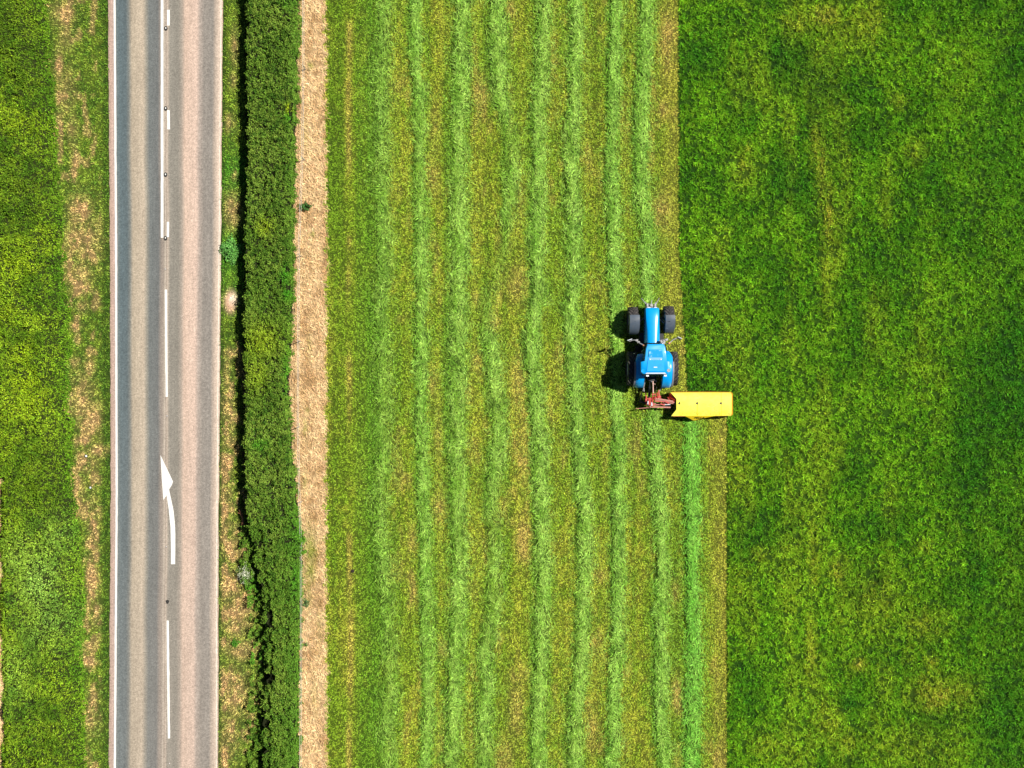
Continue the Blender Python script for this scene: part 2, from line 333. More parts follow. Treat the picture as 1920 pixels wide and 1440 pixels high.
road = mesh_np("road", np.concatenate(rv), RQ, None, np.concatenate(rc), M_road, smooth=True); tag(road, kind="structure")
def road_z(px, py): 
    t = (px - road_L(py)) / (road_R(py) - road_L(py)); return .008 + .05 * (1 - ((t - .48) / .55) ** 2)

def strip(name, path, wpx, mat, jag=0.0, step=12):
    """a painted line: path = [(px, py)...]; subdivided so that its edge can be slightly worn"""
    pts = []
    for (a, b) in zip(path[:-1], path[1:]):
        n = max(1, int(abs(b[1] - a[1]) / step))
        for i in range(n): pts.append((a[0] + (b[0] - a[0]) * i / n, a[1] + (b[1] - a[1]) * i / n))
    pts.append(path[-1]); V = []
    for p in pts:
        for s in (-1, 1):
            x = p[0] + s * wpx / 2 + rng.normal() * jag; V.append((gx(x), gy(p[1]), road_z(x, p[1]) + .005))
    n = len(pts); Q = [(2 * i, 2 * i + 1, 2 * i + 3, 2 * i + 2) for i in range(n - 1)]
    return mesh_np(name, np.array(V), np.array(Q), None, None, mat, road)
ed = [(float(road_L(y)) + 1.0, y) for y in range(-300, 1741, 60)]
o = strip("edge_line", ed, 3.9, M_white, .15)
o["label"] = "solid white line along the left road edge"
strip("edge_line", [(float(road_R(y)) - 1.4, y) for y in range(-300, 1741, 40)], 1.6, M_worn, .35, 8)["label"] = "thin worn pale line along the right road edge"
strip("centre_line", [(304.5, -300), (304.6, 446)], 5.0, M_white, .12)
for (x0, y0, x1, y1, wd) in [(316.5, 19, 316.2, 48.5, 5.2), (316.3, 207, 316.8, 243, 5), (315.6, 416, 315.2, 445, 4.6), (311.7, 543, 313.2, 744, 4.2), (315, 1163, 317.4, 1384, 4.4), (316.8, -160, 316.8, -125, 5), (318, 1600, 319, 1740, 4.4)]:
    strip("lane_dash", [(x0, y0), (x1, y1)], wd, M_white, .12)
AR = [(301.5,853),(325,902.5),(323,909),(317.5,917.5),(322,938),(326,957),(328.2,978),(329.3,1000),(329.3,1025),(328.9,1057.5),(321.2,1057.5),(321.2,1025),(320.3,988),(317,955),(313,928),(307,937.5),(304,897)]
bm = bmesh.new(); vs = [bm.verts.new((gx(a), gy(b), road_z(a, b) + .006)) for a, b in AR]
fc = bm.faces.new(vs); bmesh.ops.triangulate(bm, faces=[fc]); bm.normal_update()
for q in bm.faces:
    if q.normal.z < 0: q.normal_flip()
me = bpy.data.meshes.new("arrow"); bm.to_mesh(me); bm.free(); me.materials.append(M_white)
o = bpy.data.objects.new("road_arrow", me); COL.objects.link(o); o.parent = road

# ------------------------------------------------------------------ generic solid helpers (bmesh)
def bobj(name, bm, mat, parent=None, smooth=False, bevel=0, seg=2):
    if bevel: bmesh.ops.bevel(bm, geom=[e for e in bm.edges if e.is_manifold and e.calc_face_angle(0) > .5], offset=bevel, segments=seg, affect='EDGES', clamp_overlap=True)
    bmesh.ops.recalc_face_normals(bm, faces=bm.faces[:])
    me = bpy.data.meshes.new(name); bm.to_mesh(me); bm.free()
    if smooth:
        for p in me.polygons: p.use_smooth = True
        me.set_sharp_from_angle(angle=R(40))
    me.materials.append(mat); o = bpy.data.objects.new(name, me); COL.objects.link(o)
    if parent: o.parent = parent
    return o
def empty(name, loc, rz=0):
    o = bpy.data.objects.new(name, None); COL.objects.link(o); o.location = loc; o.rotation_euler = (0, 0, rz); o.empty_display_size = .2; return o
def hexa(bm, b, t):
    """b, t: four bottom and four top points"""
    v = [bm.verts.new(p) for p in list(b) + list(t)]
    for q in [(3, 2, 1, 0), (4, 5, 6, 7), (0, 1, 5, 4), (1, 2, 6, 5), (2, 3, 7, 6), (3, 0, 4, 7)]: bm.faces.new([v[i] for i in q])
def box(bm, c, s, rot=None):
    cx, cy, cz = c; hx, hy, hz = s[0] / 2, s[1] / 2, s[2] / 2
    M = rot if rot else Matrix.Identity(3)
    pt = lambda x, y, z: Vector((cx, cy, cz)) + M @ Vector((x, y, z))
    hexa(bm, [pt(-hx, -hy, -hz), pt(hx, -hy, -hz), pt(hx, hy, -hz), pt(-hx, hy, -hz)], [pt(-hx, -hy, hz), pt(hx, -hy, hz), pt(hx, hy, hz), pt(-hx, hy, hz)])
def tube(bm, a, b, r0, r1=None, n=10):
    a = Vector(a); b = Vector(b); r1 = r0 if r1 is None else r1; d = (b - a).normalized()
    u = d.orthogonal().normalized(); v = d.cross(u); A = []; B = []
    for i in range(n):
        t = 2 * math.pi * i / n; q = u * math.cos(t) + v * math.sin(t)
        A.append(bm.verts.new(a + q * r0)); B.append(bm.verts.new(b + q * r1))
    for i in range(n): bm.faces.new((A[i], A[(i + 1) % n], B[(i + 1) % n], B[i]))
    bm.faces.new(A[::-1]); bm.faces.new(B)
def prism(bm, pts, z0, z1):
    A = [bm.verts.new((p[0], p[1], z0 if len(p) < 3 else p[2] - (z1 - z0))) for p in pts]; B = [bm.verts.new((p[0], p[1], z1 if len(p) < 3 else p[2])) for p in pts]
    n = len(pts)
    for i in range(n): bm.faces.new((A[i], A[(i + 1) % n], B[(i + 1) % n], B[i]))
    bm.faces.new(A[::-1]); bm.faces.new(B)
def loft(bm, secs, cap=True):
    rings = [[bm.verts.new(p) for p in s] for s in secs]; n = len(rings[0])
    for a, b in zip(rings[:-1], rings[1:]):
        for i in range(n): bm.faces.new((a[i], a[(i + 1) % n], b[(i + 1) % n], b[i]))
    if cap: bm.faces.new(rings[0][::-1]); bm.faces.new(rings[-1])

# ------------------------------------------------------------------ road studs
M_dark = paint("dark_iron", (.03, .028, .026), .6, var=.2); M_lens = paint("stud_lens", (.85, .85, .8), .2, var=.05); M_pit = paint("worn_pit", (.30, .26, .23), .9)
def stud(px, py, big, label, rim=M_dark):
    r = empty("road_stud", (gx(px), gy(py), float(road_z(px, py)))); tag(r, label, "road stud", "studs along the middle of the road")
    bm = bmesh.new(); q = 1.0 if big else .55
    n = 14; ring = [(.095 * q * math.cos(2 * math.pi * i / n), .125 * q * math.sin(2 * math.pi * i / n)) for i in range(n)]
    prism(bm, ring, -.03, .012); bobj("housing", bm, rim, r, bevel=.004)
    bm = bmesh.new(); box(bm, (0, .02 * q, .017), (.05 * q, .075 * q, .012)); bobj("reflector", bm, M_lens, r, bevel=.004)
stud(311.6, 54, True, "ringed road stud just below the topmost short dash")
stud(311.3, 204, True, "ringed road stud level with the top of the second short dash")
stud(311, 328, True, "ringed road stud midway along the solid centre line, with no dash beside it")
stud(311, 447, True, "ringed road stud at the lower end of the solid centre line")
stud(310.7, 505, False, "small road stud alone between the solid line and the long dash", M_pit)
stud(314, 780, False, "small road stud below the long dash and above the arrow tip", M_pit)
stud(312.5, 1025, False, "faint worn road stud beside the arrow shaft", M_pit)
stud(318.5, 1431, False, "small road stud at the bottom end of the road", M_pit)
bm = bmesh.new(); prism(bm, [(.09 * math.cos(t) * (1 + .2 * math.sin(3 * t)), .11 * math.sin(t)) for t in np.linspace(0, 2 * math.pi, 12, endpoint=False)], 0, .006)
o = bobj("road_hole", bm, M_dark, None); o.location = (gx(314.5), gy(1128), float(road_z(314.5, 1128))); tag(o, "small dark hole left where a stud is missing, above the lowest long dash", "pothole")

# ------------------------------------------------------------------ vegetation
PX0, PX1, PY0, PY1 = -160, 2080, -160, 1600
def jit(c, k=.18, hue=.06):
    n = len(c); return np.clip(c * (1 + rng.normal(size=(n, 1)) * k) * (1 + rng.normal(size=(n, 3)) * hue), .002, .95)

# standing crop: tufts of leaning blades
def crop_mask(x, y):
    gap = vnoise(x / 4.2, y / 4.2, 101); return (x > crop_L(y) + 2) * np.clip(.14 + 1.25 * sst(.22, .7, gap), 0, 1)
tx, tyy = scat(1262, PX1, PY0, PY1, 125, crop_mask)
K = 6; tcx = np.repeat(tx, K); tcy = np.repeat(tyy, K); n = len(tcx)
hgt = np.repeat(.10 + .10 * vnoise(tx / 4.2, tyy / 4.2, 101) + rng.random(len(tx)) * .07, K)
cc = jit(crop_col(tx, tyy), .30, .07); cc = np.repeat(cc, K, axis=0)
bx, by = gx(tcx) + rng.normal(size=n) * .03, gy(tcy) + rng.normal(size=n) * .03
bx = np.where(tcx < crop_L(tcy) + 3, bx + .03, bx)
V, Q, T, C = blades(bx, by, np.full(n, -.01), rng.uniform(0, 2 * math.pi, n), hgt * rng.uniform(.8, 1.25, n), rng.uniform(.013, .030, n), rng.uniform(R(15), R(70), n), jit(cc, .26, .05) * 1.95)
o = mesh_np("tall_grass", V, Q, T, C, M_grass); tag(o, "dark green standing grass not yet mown, on the right of the cut field", "grass", kind="stuff")

# mown stubble
def mown_mask(x, y): return (x > straw_R(y) - 2) * (x < crop_L(y)) * (.15 + 1.0 * sst(.2, .75, vnoise(x / 3.4, y / 4.4, 111)))
sx, sy = scat(600, 1370, PY0, PY1, 720, mown_mask); n = len(sx)
V, Q, T, C = blades(gx(sx), gy(sy), np.full(n, -.01), rng.uniform(0, 2 * math.pi, n), rng.uniform(.07, .15, n), rng.uniform(.014, .032, n), rng.uniform(R(25), R(85), n), jit(mown_col(sx, sy), .38, .03) * 1.72)
o = mesh_np("mown_grass", V, Q, T, C, M_grass); tag(o, "short yellowish stubble of the mown field between the rows", "grass", kind="stuff")

# verges
def verge(name, mask, colf, x0, x1, label, dens=420):
    x, y = scat(x0, x1, PY0, PY1, dens, mask); n = len(x)
    V, Q, T, C = blades(gx(x), gy(y), np.full(n, -.01), rng.uniform(0, 2 * math.pi, n), rng.uniform(.07, .17, n), rng.uniform(.016, .042, n), rng.uniform(R(20), R(80), n), jit(colf(x, y), .28, .04) * 1.75)
    o = mesh_np(name, V, Q, T, C, M_grass); tag(o, label, "grass", kind="stuff")
verge("verge_grass", lambda x, y: (x > lh_R(y) - 8) * (x < road_Lo(y) - .5) * (.12 + 1.0 * sst(.2, .75, vnoise(x / 3.6, y / 3.6, 112))), lverge_col, 70, 212, "patchy verge of green and dried grass left of the road")
verge("verge_grass", lambda x, y: (x > road_R(y) + 2.5 + 2.5 * vnoise(x * 0, y / 4, 117)) * (x < rh_L(y) + 6) * (.12 + 1.0 * sst(.2, .75, vnoise(x / 3.6, y / 3.6, 113))) * (1 - .93 * bare(x, y)), rverge_col, 404, 520, "narrow verge of green and tan grass between road and clipped hedge")
# dry straw strip (and the strip beyond the left hedge)
def straw(name, mask, x0, x1, shift, label):
    x, y = scat(x0, x1, PY0, PY1, 420, mask); n = len(x)
    V, Q, T, C = blades(gx(x), gy(y), rng.uniform(0, .03, n), rng.normal(R(-52), R(40), n) + math.pi * (rng.random(n) > .5), rng.uniform(.10, .28, n), rng.uniform(.010, .024, n), rng.uniform(R(55), R(88), n), jit(straw_col(x + shift, y), .26, .04) * 1.6)
    o = mesh_np(name, V, Q, T, C, M_grass); tag(o, label, "dry grass", kind="stuff")
straw("dry_grass", lambda x, y: (x > rh_R(y) - 8) * (x < straw_R(y) + 2) * (.2 + .9 * sst(.2, .75, vnoise(x / 3.4, y / 3.4, 114))), 535, 625, 0, "strip of dead straw coloured grass beside the clipped hedge")
straw("dry_grass", lambda x, y: (x < lh_L(y) + 4) * 1.0, PX0, 15, 300, "sliver of dry grass at the far left behind the wild hedge")

# windrows
W_p = lin(156,194,86); W_g = lin(104,147,44); W_d = lin(50,94,24); W_f = lin(96,182,56)
for k, (label, cf, hw, sf, gr, y0) in enumerate(ROWS):
    ya = max(PY0, y0)
    wid = lambda y: hw * (.46 + .80 * fbm(y / 22, y * 0 + 7 * k, 120 + k)) 
    cen = lambda y: cf(y) + (fbm(y / 18, y * 0 + 3 * k, 140 + k, 3) - .5) * 11
    prof = lambda u: np.clip(1 - np.abs(u + .15) ** 2 / np.where(u < -.15, .72, 1.3), 0, 1) ** 1.2
    st = lambda y: np.clip(sf(y), 0, 1.2)
    # low mound
    py = np.arange(ya, PY1, 3.2); us = np.linspace(-1, 1, 15); PYg, U = np.meshgrid(py, us, indexing='ij')
    PX = cen(PYg) + U * wid(PYg); hz = prof(U) * (.04 + .15 * fbm(PX / 7, PYg / 10, 160 + k)) * np.clip(st(PYg), .02, 1) - .012
    V0 = np.stack([gx(PX).ravel(), gy(PYg).ravel(), hz.ravel()], 1)
    ii = np.arange(PX.size).reshape(PX.shape); Q0 = np.stack([ii[:-1, :-1], ii[1:, :-1], ii[1:, 1:], ii[:-1, 1:]], -1).reshape(-1, 4)
    pf, yf = PX.ravel(), PYg.ravel()
    basec = mix(mown_col(pf, yf), W_g, np.clip(st(yf) * prof(U.ravel()) * 1.3, 0, 1)) * .34  # mound dimmed, the shade among the lying blades put into its colour
    # cut grass lying on it
    nb = int((PY1 - ya) * 2 * hw / S / S * 620); y = rng.uniform(ya, PY1, nb); u = np.where(rng.random(nb) < .72, rng.normal(0, .5, nb), rng.normal(.25, 1.0, nb)); u = np.clip(u, -1.7, 2.3)
    keep = rng.random(nb) < np.clip(st(y), .03, 1) * (.30 + .95 * sst(.2, .7, vnoise((cen(y) + u * wid(y)) / 3.8, y / 6, 180 + k))) * (1 - .5 * sst(.5, .8, fbm(y / 9, u * 1.4 + 5, 190 + k, 2)) * (np.abs(u) > .4)); y = y[keep]; u = u[keep]; nb = len(y)
    x = cen(y) + u * wid(y); z = prof(u) * (.04 + .15 * fbm(x / 7, y / 10, 160 + k)) * np.clip(st(y), .02, 1) + rng.uniform(-.01, .02, nb)
    pal = np.clip(fbm(x / 5, y / 26, 200 + k, 3) * 2.2 - .75 + .3 * (u > -.1) - .2 * (u < -.4) + rng.normal(size=nb) * .25, 0, 1)  # shading put into the colour: sunward right side paler, left flank greener
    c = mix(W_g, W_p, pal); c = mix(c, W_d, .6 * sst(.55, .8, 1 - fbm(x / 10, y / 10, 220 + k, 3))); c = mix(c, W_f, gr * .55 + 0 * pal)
    c = mix(mown_col(x, y), c, np.clip(.20 + .72 * st(y), 0, .92) * (1 - .5 * sst(.8, 1.6, np.abs(u))))
    fl = math.pi / 2 + (vnoise(x / 12, y / 14, 240 + k) - .5) * 2.8
    az = np.where(rng.random(nb) < .7, rng.normal(fl, .45), rng.uniform(0, 6.283, nb)) + math.pi * (rng.random(nb) > .5)
    B = blades(gx(x), gy(y), z, az, rng.uniform(.12, .30, nb), rng.uniform(.013, .030, nb), rng.uniform(R(55), R(92), nb), jit(c, .38, .04) * 1.28, 1.15)
    V, Q, T, C = join_arrays([(V0, Q0, None, basec), B])
    o = mesh_np("windrow", V, Q, T, C, M_grass); tag(o, label, "windrow", "rows of cut grass lying on the field")

# clipped hedge on the right of the road
HH = 1.18
def hedge_profile(s, y):
    """s 0..1 round the section from left foot over the top to right foot; returns x, z (m)"""
    xl = gx(rh_L(y), HH); xr = gx(rh_R(y)); hh = HH + (fbm(y / 60, y * 0, 260) - .5) * .12 - .25 * sst(975, 1010, y) * sst(.0, .0001, .35 - s)
    a = np.where(s < .2, s / .2, 1); b = np.clip((s - .2) / .6, 0, 1); c = np.clip((s - .8) / .2, 0, 1)
    x = xl + (xr - xl) * b; z = hh * a * (1 - c)
    rnd = .16 * (np.exp(-(b / .07) ** 2) + np.exp(-((1 - b) / .07) ** 2)); z = np.where((s > .2) & (s < .8), z - rnd * .7, z)
    x = x + .13 * np.where(s <= .2, 1 - a, 0) - .22 * np.where(s >= .8, 1 - c, 0)
    return x, z
py = np.arange(PY0 - 60, PY1 + 60, 4.); ss = np.concatenate([np.linspace(0, .2, 6), np.linspace(.23, .77, 20), np.linspace(.8, 1, 6)])
PYg, SS = np.meshgrid(py, ss, indexing='ij'); hx, hz = hedge_profile(SS, PYg)
bn = fbm(hx * 2.6, gy(PYg) * 2.6, 265, 3) - .5
hz2 = np.where((SS > .2) & (SS < .8), hz - .16 + bn * .42, hz * .93); hx2 = hx + np.where(SS <= .2, .10 + bn * .12, 0) - np.where(SS >= .8, .08 + bn * .1, 0)
ii = np.arange(hx.size).reshape(hx.shape); Q0 = np.stack([ii[:-1, :-1], ii[1:, :-1], ii[1:, 1:], ii[:-1, 1:]], -1).reshape(-1, 4)
hedge = empty("hedge", (gx(510), 0, 0)); tag(hedge, "clipped flat-topped dark green hedge between road verge and straw strip", "hedge")
hl = hedge.location
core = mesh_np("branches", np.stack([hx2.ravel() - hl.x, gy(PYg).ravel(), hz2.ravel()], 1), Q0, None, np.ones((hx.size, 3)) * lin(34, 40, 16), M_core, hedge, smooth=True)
HG = [(542,520,7,16,.7),(545,555,7,10,.65),(495,832,12,10,.6),(545,20,10,10,.3),(562,990,14,40,.3),(560,1080,6,26,.5),(548,225,6,10,.8),(545,700,5,40,.5),(470,1100,12,24,.5),(480,1225,14,16,.7)]
HY = [(548,212,5,8,1),(500,640,30,30,.5),(490,700,20,30,.4),(505,430,14,16,.5)]
H_a = lin(76,106,30); H_b = lin(104,128,46); H_c = lin(48,80,22)
def hedge_col(px, py):
    n = fbm(px / 6, py / 6, 270, 3); m = fbm(px / 40, py / 50, 274)
    c = mix(H_a, H_b, sst(.35, .7, n * .5 + m * .5)); c = mix(c, H_c, .7 * sst(.52, .75, 1 - n))
    c = mix(c, lin(78, 116, 34), .5 * sst(535, 560, px) + .3 * sst(960, 1010, py) * (1 - .5 * sst(.4, .6, m)))
    c = mix(c, lin(60, 132, 24), np.clip(blob(px, py, HG), 0, .7)); return mix(c, lin(150, 170, 30), np.clip(blob(px, py, HY), 0, .8))
nl = 290000; s = np.concatenate([rng.uniform(.2, .8, int(nl * .68)), rng.uniform(0, .2, int(nl * .12)), rng.uniform(.8, 1, nl - int(nl * .68) - int(nl * .12))]); y = rng.uniform(PY0 - 50, PY1 + 50, nl)
x, z = hedge_profile(s, y); bn = fbm(x * 2.6, gy(y) * 2.6, 265, 3) - .5; fine = fbm(x * 7, gy(y) * 7, 268, 2)
top = (s > .2) & (s < .8); out = rng.uniform(-.16, .06, nl) + bn * .42 + (fine - .5) * .22
kp = rng.random(nl) < .24 + 1.2 * sst(.30, .58, fine); kp &= ~((y > 975) & (s < .36) & (fbm(x * 1.7, gy(y) * 1.7, 285, 2) < .38))
z2 = np.where(top, z + out, z * 1.0); x2 = np.where(s <= .2, x - out, np.where(s >= .8, x + out, x))
x2, y2, z2, s2 = x2[kp], y[kp], z2[kp], s[kp]; nl = len(x2); apx = x2 * S + 960
ne = 26000; ye = rng.uniform(985, PY1 + 20, ne); xe = rh_L(ye) - rng.uniform(-6, 24, ne); lump = fbm(xe / 7, ye / 7, 287, 2)
ke = rng.random(ne) < 1.6 * sst(.42, .62, lump); xe, ye, lump = xe[ke], ye[ke], lump[ke]; ze = np.clip((lump - .35) * 1.5, .03, .6) * rng.uniform(.5, 1, len(xe))
x2 = np.concatenate([x2, gx(xe)]); y2 = np.concatenate([y2, ye]); z2 = np.concatenate([z2, ze]); nl = len(x2); apx = x2 * S + 960
P = np.stack([x2 - hl.x, gy(y2) + rng.normal(size=nl) * .02, np.maximum(z2, .02)], 1)
V, Q, T, C = leaves(P, rng.uniform(.05, .10, nl), rng.uniform(.030, .056, nl), jit(hedge_col(apx, y2), .32, .05) * 1.75, .5)
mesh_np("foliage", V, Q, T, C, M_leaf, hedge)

# wild hedge / rough growth on the left
def wild_h(px, y):
    d = np.clip((lh_R(y) - px) / 45., 0, 1) * 1.0; e = np.clip((px - lh_L(y)) / 25., 0, 1)
    return (sst(0, 1, d) * .75 + .10) * sst(-.2, 1, e) + (fbm(px / 22, y / 26, 280) - .5) * .75 * sst(0, .5, d) + (fbm(px / 6, y / 6, 284, 2) - .5) * .22
whedge = empty("hedge", (gx(40), 0, 0)); tag(whedge, "wild unclipped hedge bank of bright lime and green growth left of the road", "hedge"); wl = whedge.location
py = np.arange(PY0 - 40, PY1 + 40, 4.); us = np.linspace(0, 1, 44); PYg, U = np.meshgrid(py, us, indexing='ij'); PX = lh_L(PYg) - 2 + (lh_R(PYg) - lh_L(PYg) + 3) * U
WL_lim = np.maximum(PX, -150); hz = np.maximum(wild_h(PX, PYg) - .12, -.01); hz[:, 0] = -.05; hz[:, -1] = -.05
ii = np.arange(PX.size).reshape(PX.shape); Q0 = np.stack([ii[:-1, :-1], ii[1:, :-1], ii[1:, 1:], ii[:-1, 1:]], -1).reshape(-1, 4)
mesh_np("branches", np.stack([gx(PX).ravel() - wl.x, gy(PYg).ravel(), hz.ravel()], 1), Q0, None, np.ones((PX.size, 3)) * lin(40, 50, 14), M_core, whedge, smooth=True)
WY = [(55,665,20,20,.9),(62,720,28,30,.9),(80,745,24,20,.8),(40,770,30,20,.7),(20,830,20,40,.5),(40,1030,26,30,.8),(70,240,30,20,.6),(30,500,40,30,.6),(90,440,20,30,.4),(25,1190,20,20,.6),(110,20,12,30,.5),(70,920,40,30,.4),(20,600,30,30,.4),(90,1440,40,30,.3)]
WD = [(20,60,50,60,.7),(60,120,40,50,.6),(60,360,70,70,.5),(30,420,40,30,.6),(90,870,40,40,.5),(60,930,50,30,.4),(110,960,30,20,.6),(60,1180,30,30,.3),(100,1390,60,60,.4)]
WPALE = [(85,1085,36,60,.7),(50,1040,34,40,.45),(100,1160,50,50,.4),(30,1250,40,60,.3),(110,1010,30,40,.35)]
def wild_col(px, py):
    n = fbm(px / 7, py / 7, 290, 3); m = fbm(px / 35, py / 35, 294)
    c = mix(lin(92, 124, 24), lin(126, 152, 32), sst(.35, .7, n * .5 + m * .5)); c = mix(c, lin(60, 96, 18), .7 * sst(.5, .72, 1 - m))
    c = mix(c, lin(84, 132, 28), .5 * (1 - sst(0, 34, lh_R(py) - px)))
    c = mix(c, lin(144, 168, 26), np.clip(blob(px, py, WY) * (.2 + n), 0, .75)); c = mix(c, lin(52, 84, 18), np.clip(blob(px, py, WD), 0, .8))
    return mix(c, lin(132, 168, 78), np.clip(blob(px, py, WPALE) * (.4 + n), 0, .7))
x, y = scat(PX0 + 40, 180, PY0 - 30, PY1 + 30, 520, lambda x, y: (x > lh_L(y)) * (x < lh_R(y) + 2) * (.10 + 1.3 * sst(.30, .62, fbm(x / 4.5, y / 4.5, 298, 2)))); n = len(x)
P = np.stack([gx(x) - wl.x, gy(y), np.maximum(wild_h(x, y), .03) + rng.uniform(-.13, .04, n)], 1)
A = leaves(P, rng.uniform(.06, .12, n), rng.uniform(.035, .07, n), jit(wild_col(x, y), .32, .05) * 1.75, .5)
x, y = scat(PX0 + 40, 180, PY0 - 30, PY1 + 30, 260, lambda x, y: (x > lh_L(y)) * (x < lh_R(y) + 3) * (.3 + .9 * vnoise(x / 14, y / 14, 299))); n = len(x)
Bl = blades(gx(x) - wl.x, gy(y), np.maximum(wild_h(x, y) - .14, -.01), rng.uniform(0, 6.283, n), rng.uniform(.15, .34, n), rng.uniform(.014, .03, n), rng.uniform(R(20), R(80), n), jit(wild_col(x, y), .25, .06) * 1.6)
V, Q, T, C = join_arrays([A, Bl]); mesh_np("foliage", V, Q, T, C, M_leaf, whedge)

# small plants
def bush(name, px, py, rx, ry, h, n, c0, c1, label, cat, lsize=.1, flowers=0, petal=None):
    b = empty(name, (gx(px), gy(py), 0)); tag(b, label, cat)
    bm = bmesh.new()
    for i in range(7):
        a = i * .9; tube(bm, (0.02 * math.cos(a), .02 * math.sin(a), 0), (rx / S * .6 * math.cos(a), ry / S * .6 * math.sin(a), h * .8), .012, .004, 5)
    bobj("stem", bm, paint("stem_" + name, lin(90, 80, 40), .8), b)
    q = rng.normal(size=(n, 3)); q /= np.linalg.norm(q, axis=1)[:, None]; rr = rng.random(n) ** .4
    lump = .7 + .6 * vnoise(q[:, 0] * 3 + 9, q[:, 1] * 3 + 9, 300)
    P = np.stack([q[:, 0] * rr * rx / S * lump * (1 + .15 * np.sin(q[:, 1] * 5)), q[:, 1] * rr * ry / S * lump * (1 + .15 * np.sin(q[:, 0] * 6 + 1)), np.abs(q[:, 2]) * rr * h * lump + .02], 1)
    V, Q, T, C = leaves(P, rng.uniform(.7, 1.3, n) * lsize, rng.uniform(.4, .7, n) * lsize, jit(mix(c0, c1, rng.random(n)), .25, .06) * 1.4, .5)
    mesh_np("foliage", V, Q, T, C, M_leaf, b)
    if flowers:
        q = rng.normal(size=(flowers, 3)); q /= np.linalg.norm(q, axis=1)[:, None]; q[:, 2] = np.abs(q[:, 2])
        P = np.stack([q[:, 0] * rx / S * rng.uniform(.1, 1.0, flowers), q[:, 1] * ry / S * rng.uniform(.1, 1.05, flowers), q[:, 2] * h * .6 + h * .4], 1)
        V, Q, T, C = leaves(P, rng.uniform(.03, .06, flowers), rng.uniform(.03, .05, flowers), np.ones((flowers, 3)) * petal, 1.5); tag(mesh_np("blossom", V, Q, T, C, M_leaf, b), kind="stuff")
    return b
bush("nettle_clump", 434, 470, 19, 27, .28, 1300, lin(74, 124, 48), lin(112, 168, 84), "lush pale green weed clump spilling from the verge onto the road edge", "weed clump", .11)
bush("nettle_clump", 441, 1205, 8, 8, .25, 160, lin(60, 110, 30), lin(80, 140, 40), "small green weed tuft on the dry lower verge", "weed clump", .08)
bush("flowering_bush", 462, 1074, 18, 24, .6, 1100, lin(80, 110, 40), lin(120, 140, 80), "white flowered bush on the road side of the clipped hedge", "bush", .07, 260, lin(226, 228, 205))
bush("weed_sprig", 572, 388, 12, 9, .35, 120, lin(46, 84, 34), lin(80, 120, 60), "dark green sprig sticking out over the straw strip", "weed sprig", .13)
bush("weed_sprig", 573, 1130, 9, 9, .3, 120, lin(60, 96, 40), lin(100, 130, 80), "grey green sprig at the hedge foot in the lower straw strip", "weed sprig", .1)
bush("weed_sprig", 575, 1208, 4, 4, .2, 50, lin(60, 96, 40), lin(100, 130, 80), "tiny grey green sprig below the other one at the hedge foot", "weed sprig", .09)

# broken branch, litter, clod
M_bark = paint("bare_wood", lin(176, 120, 84), .8, var=.2, scale=20)
bm = bmesh.new(); pth = [(450, 955, .12), (453.5, 963, .2), (457, 971, .22), (457.5, 980, .18), (455, 984, .1)]
for a, b in zip(pth[:-1], pth[1:]): tube(bm, (gx(a[0]), gy(a[1]), a[2]), (gx(b[0]), gy(b[1]), b[2]), .055, .045, 8)
for a, b in [((456, 978, .2), (452, 992, .08)), ((457, 980, .2), (464, 988, .15)), ((454, 964, .2), (448, 960, .3))]: tube(bm, (gx(a[0]), gy(a[1]), a[2]), (gx(b[0]), gy(b[1]), b[2]), .03, .012, 6)
o = bobj("broken_branch", bm, M_bark, None, True); tag(o, "bare brown broken branch lying at the road side foot of the clipped hedge", "branch")
M_lit = paint("plastic_litter", (.75, .78, .8), .4)
def litter(px, py, s, label):
    bm = bmesh.new(); bmesh.ops.create_icosphere(bm, subdivisions=2, radius=.1 * s)
    for v in bm.verts: v.co *= .7 + .6 * rng.random(); v.co.z *= .5
    o = bobj("litter", bm, M_lit); o.location = (gx(px), gy(py), .13); o.rotation_euler = (0, 0, px); tag(o, label, "litter", "litter on the left verge")
litter(163, 855, .55, "pale scrap of litter on the left verge, higher of two")
litter(171, 914, .5, "pale scrap of litter on the left verge, lower of two")
bm = bmesh.new(); bmesh.ops.create_icosphere(bm, subdivisions=3, radius=.085)
for v in bm.verts: v.co *= .75 + .5 * rng.random(); v.co.z *= .6
o = bobj("soil_clod", bm, paint("dark_soil", (.03, .02, .015), .9)); o.location = (gx(661.5), gy(1071), .05); tag(o, "small dark clod alone on the mown grass near the straw strip", "clod")

# wire fence along the field side of the clipped hedge
fence = empty("wire_fence", (gx(570), 0, 0)); tag(fence, "thin pale wire fence with slim posts along the field side of the clipped hedge", "fence")
M_wire = paint("galvanised_wire", (.72, .68, .58), .45, metal=.1); M_post = paint("grey_post", (.45, .42, .36), .8)
FP = [(573, -150), (573, 130), (571, 300), (564.5, 480), (563.5, 640), (563, 800), (566, 940), (568.5, 1016), (569, 1200), (567.5, 1440), (567, 1600)]
for hz_ in (.5, .95):
    bm = bmesh.new()
    for a, b in zip(FP[:-1], FP[1:]): tube(bm, (gx(a[0]) - fence.location.x, gy(a[1]), hz_), (gx(b[0]) - fence.location.x, gy(b[1]), hz_), .008, .008, 5)
    bobj("wire", bm, M_wire, fence)
for p in FP:
    bm = bmesh.new(); tube(bm, (0, 0, -.1), (0, 0, 1.05), .028, .022, 8); o = bobj("post", bm, M_post, fence); o.location = (gx(p[0]) - fence.location.x, gy(p[1]), 0)

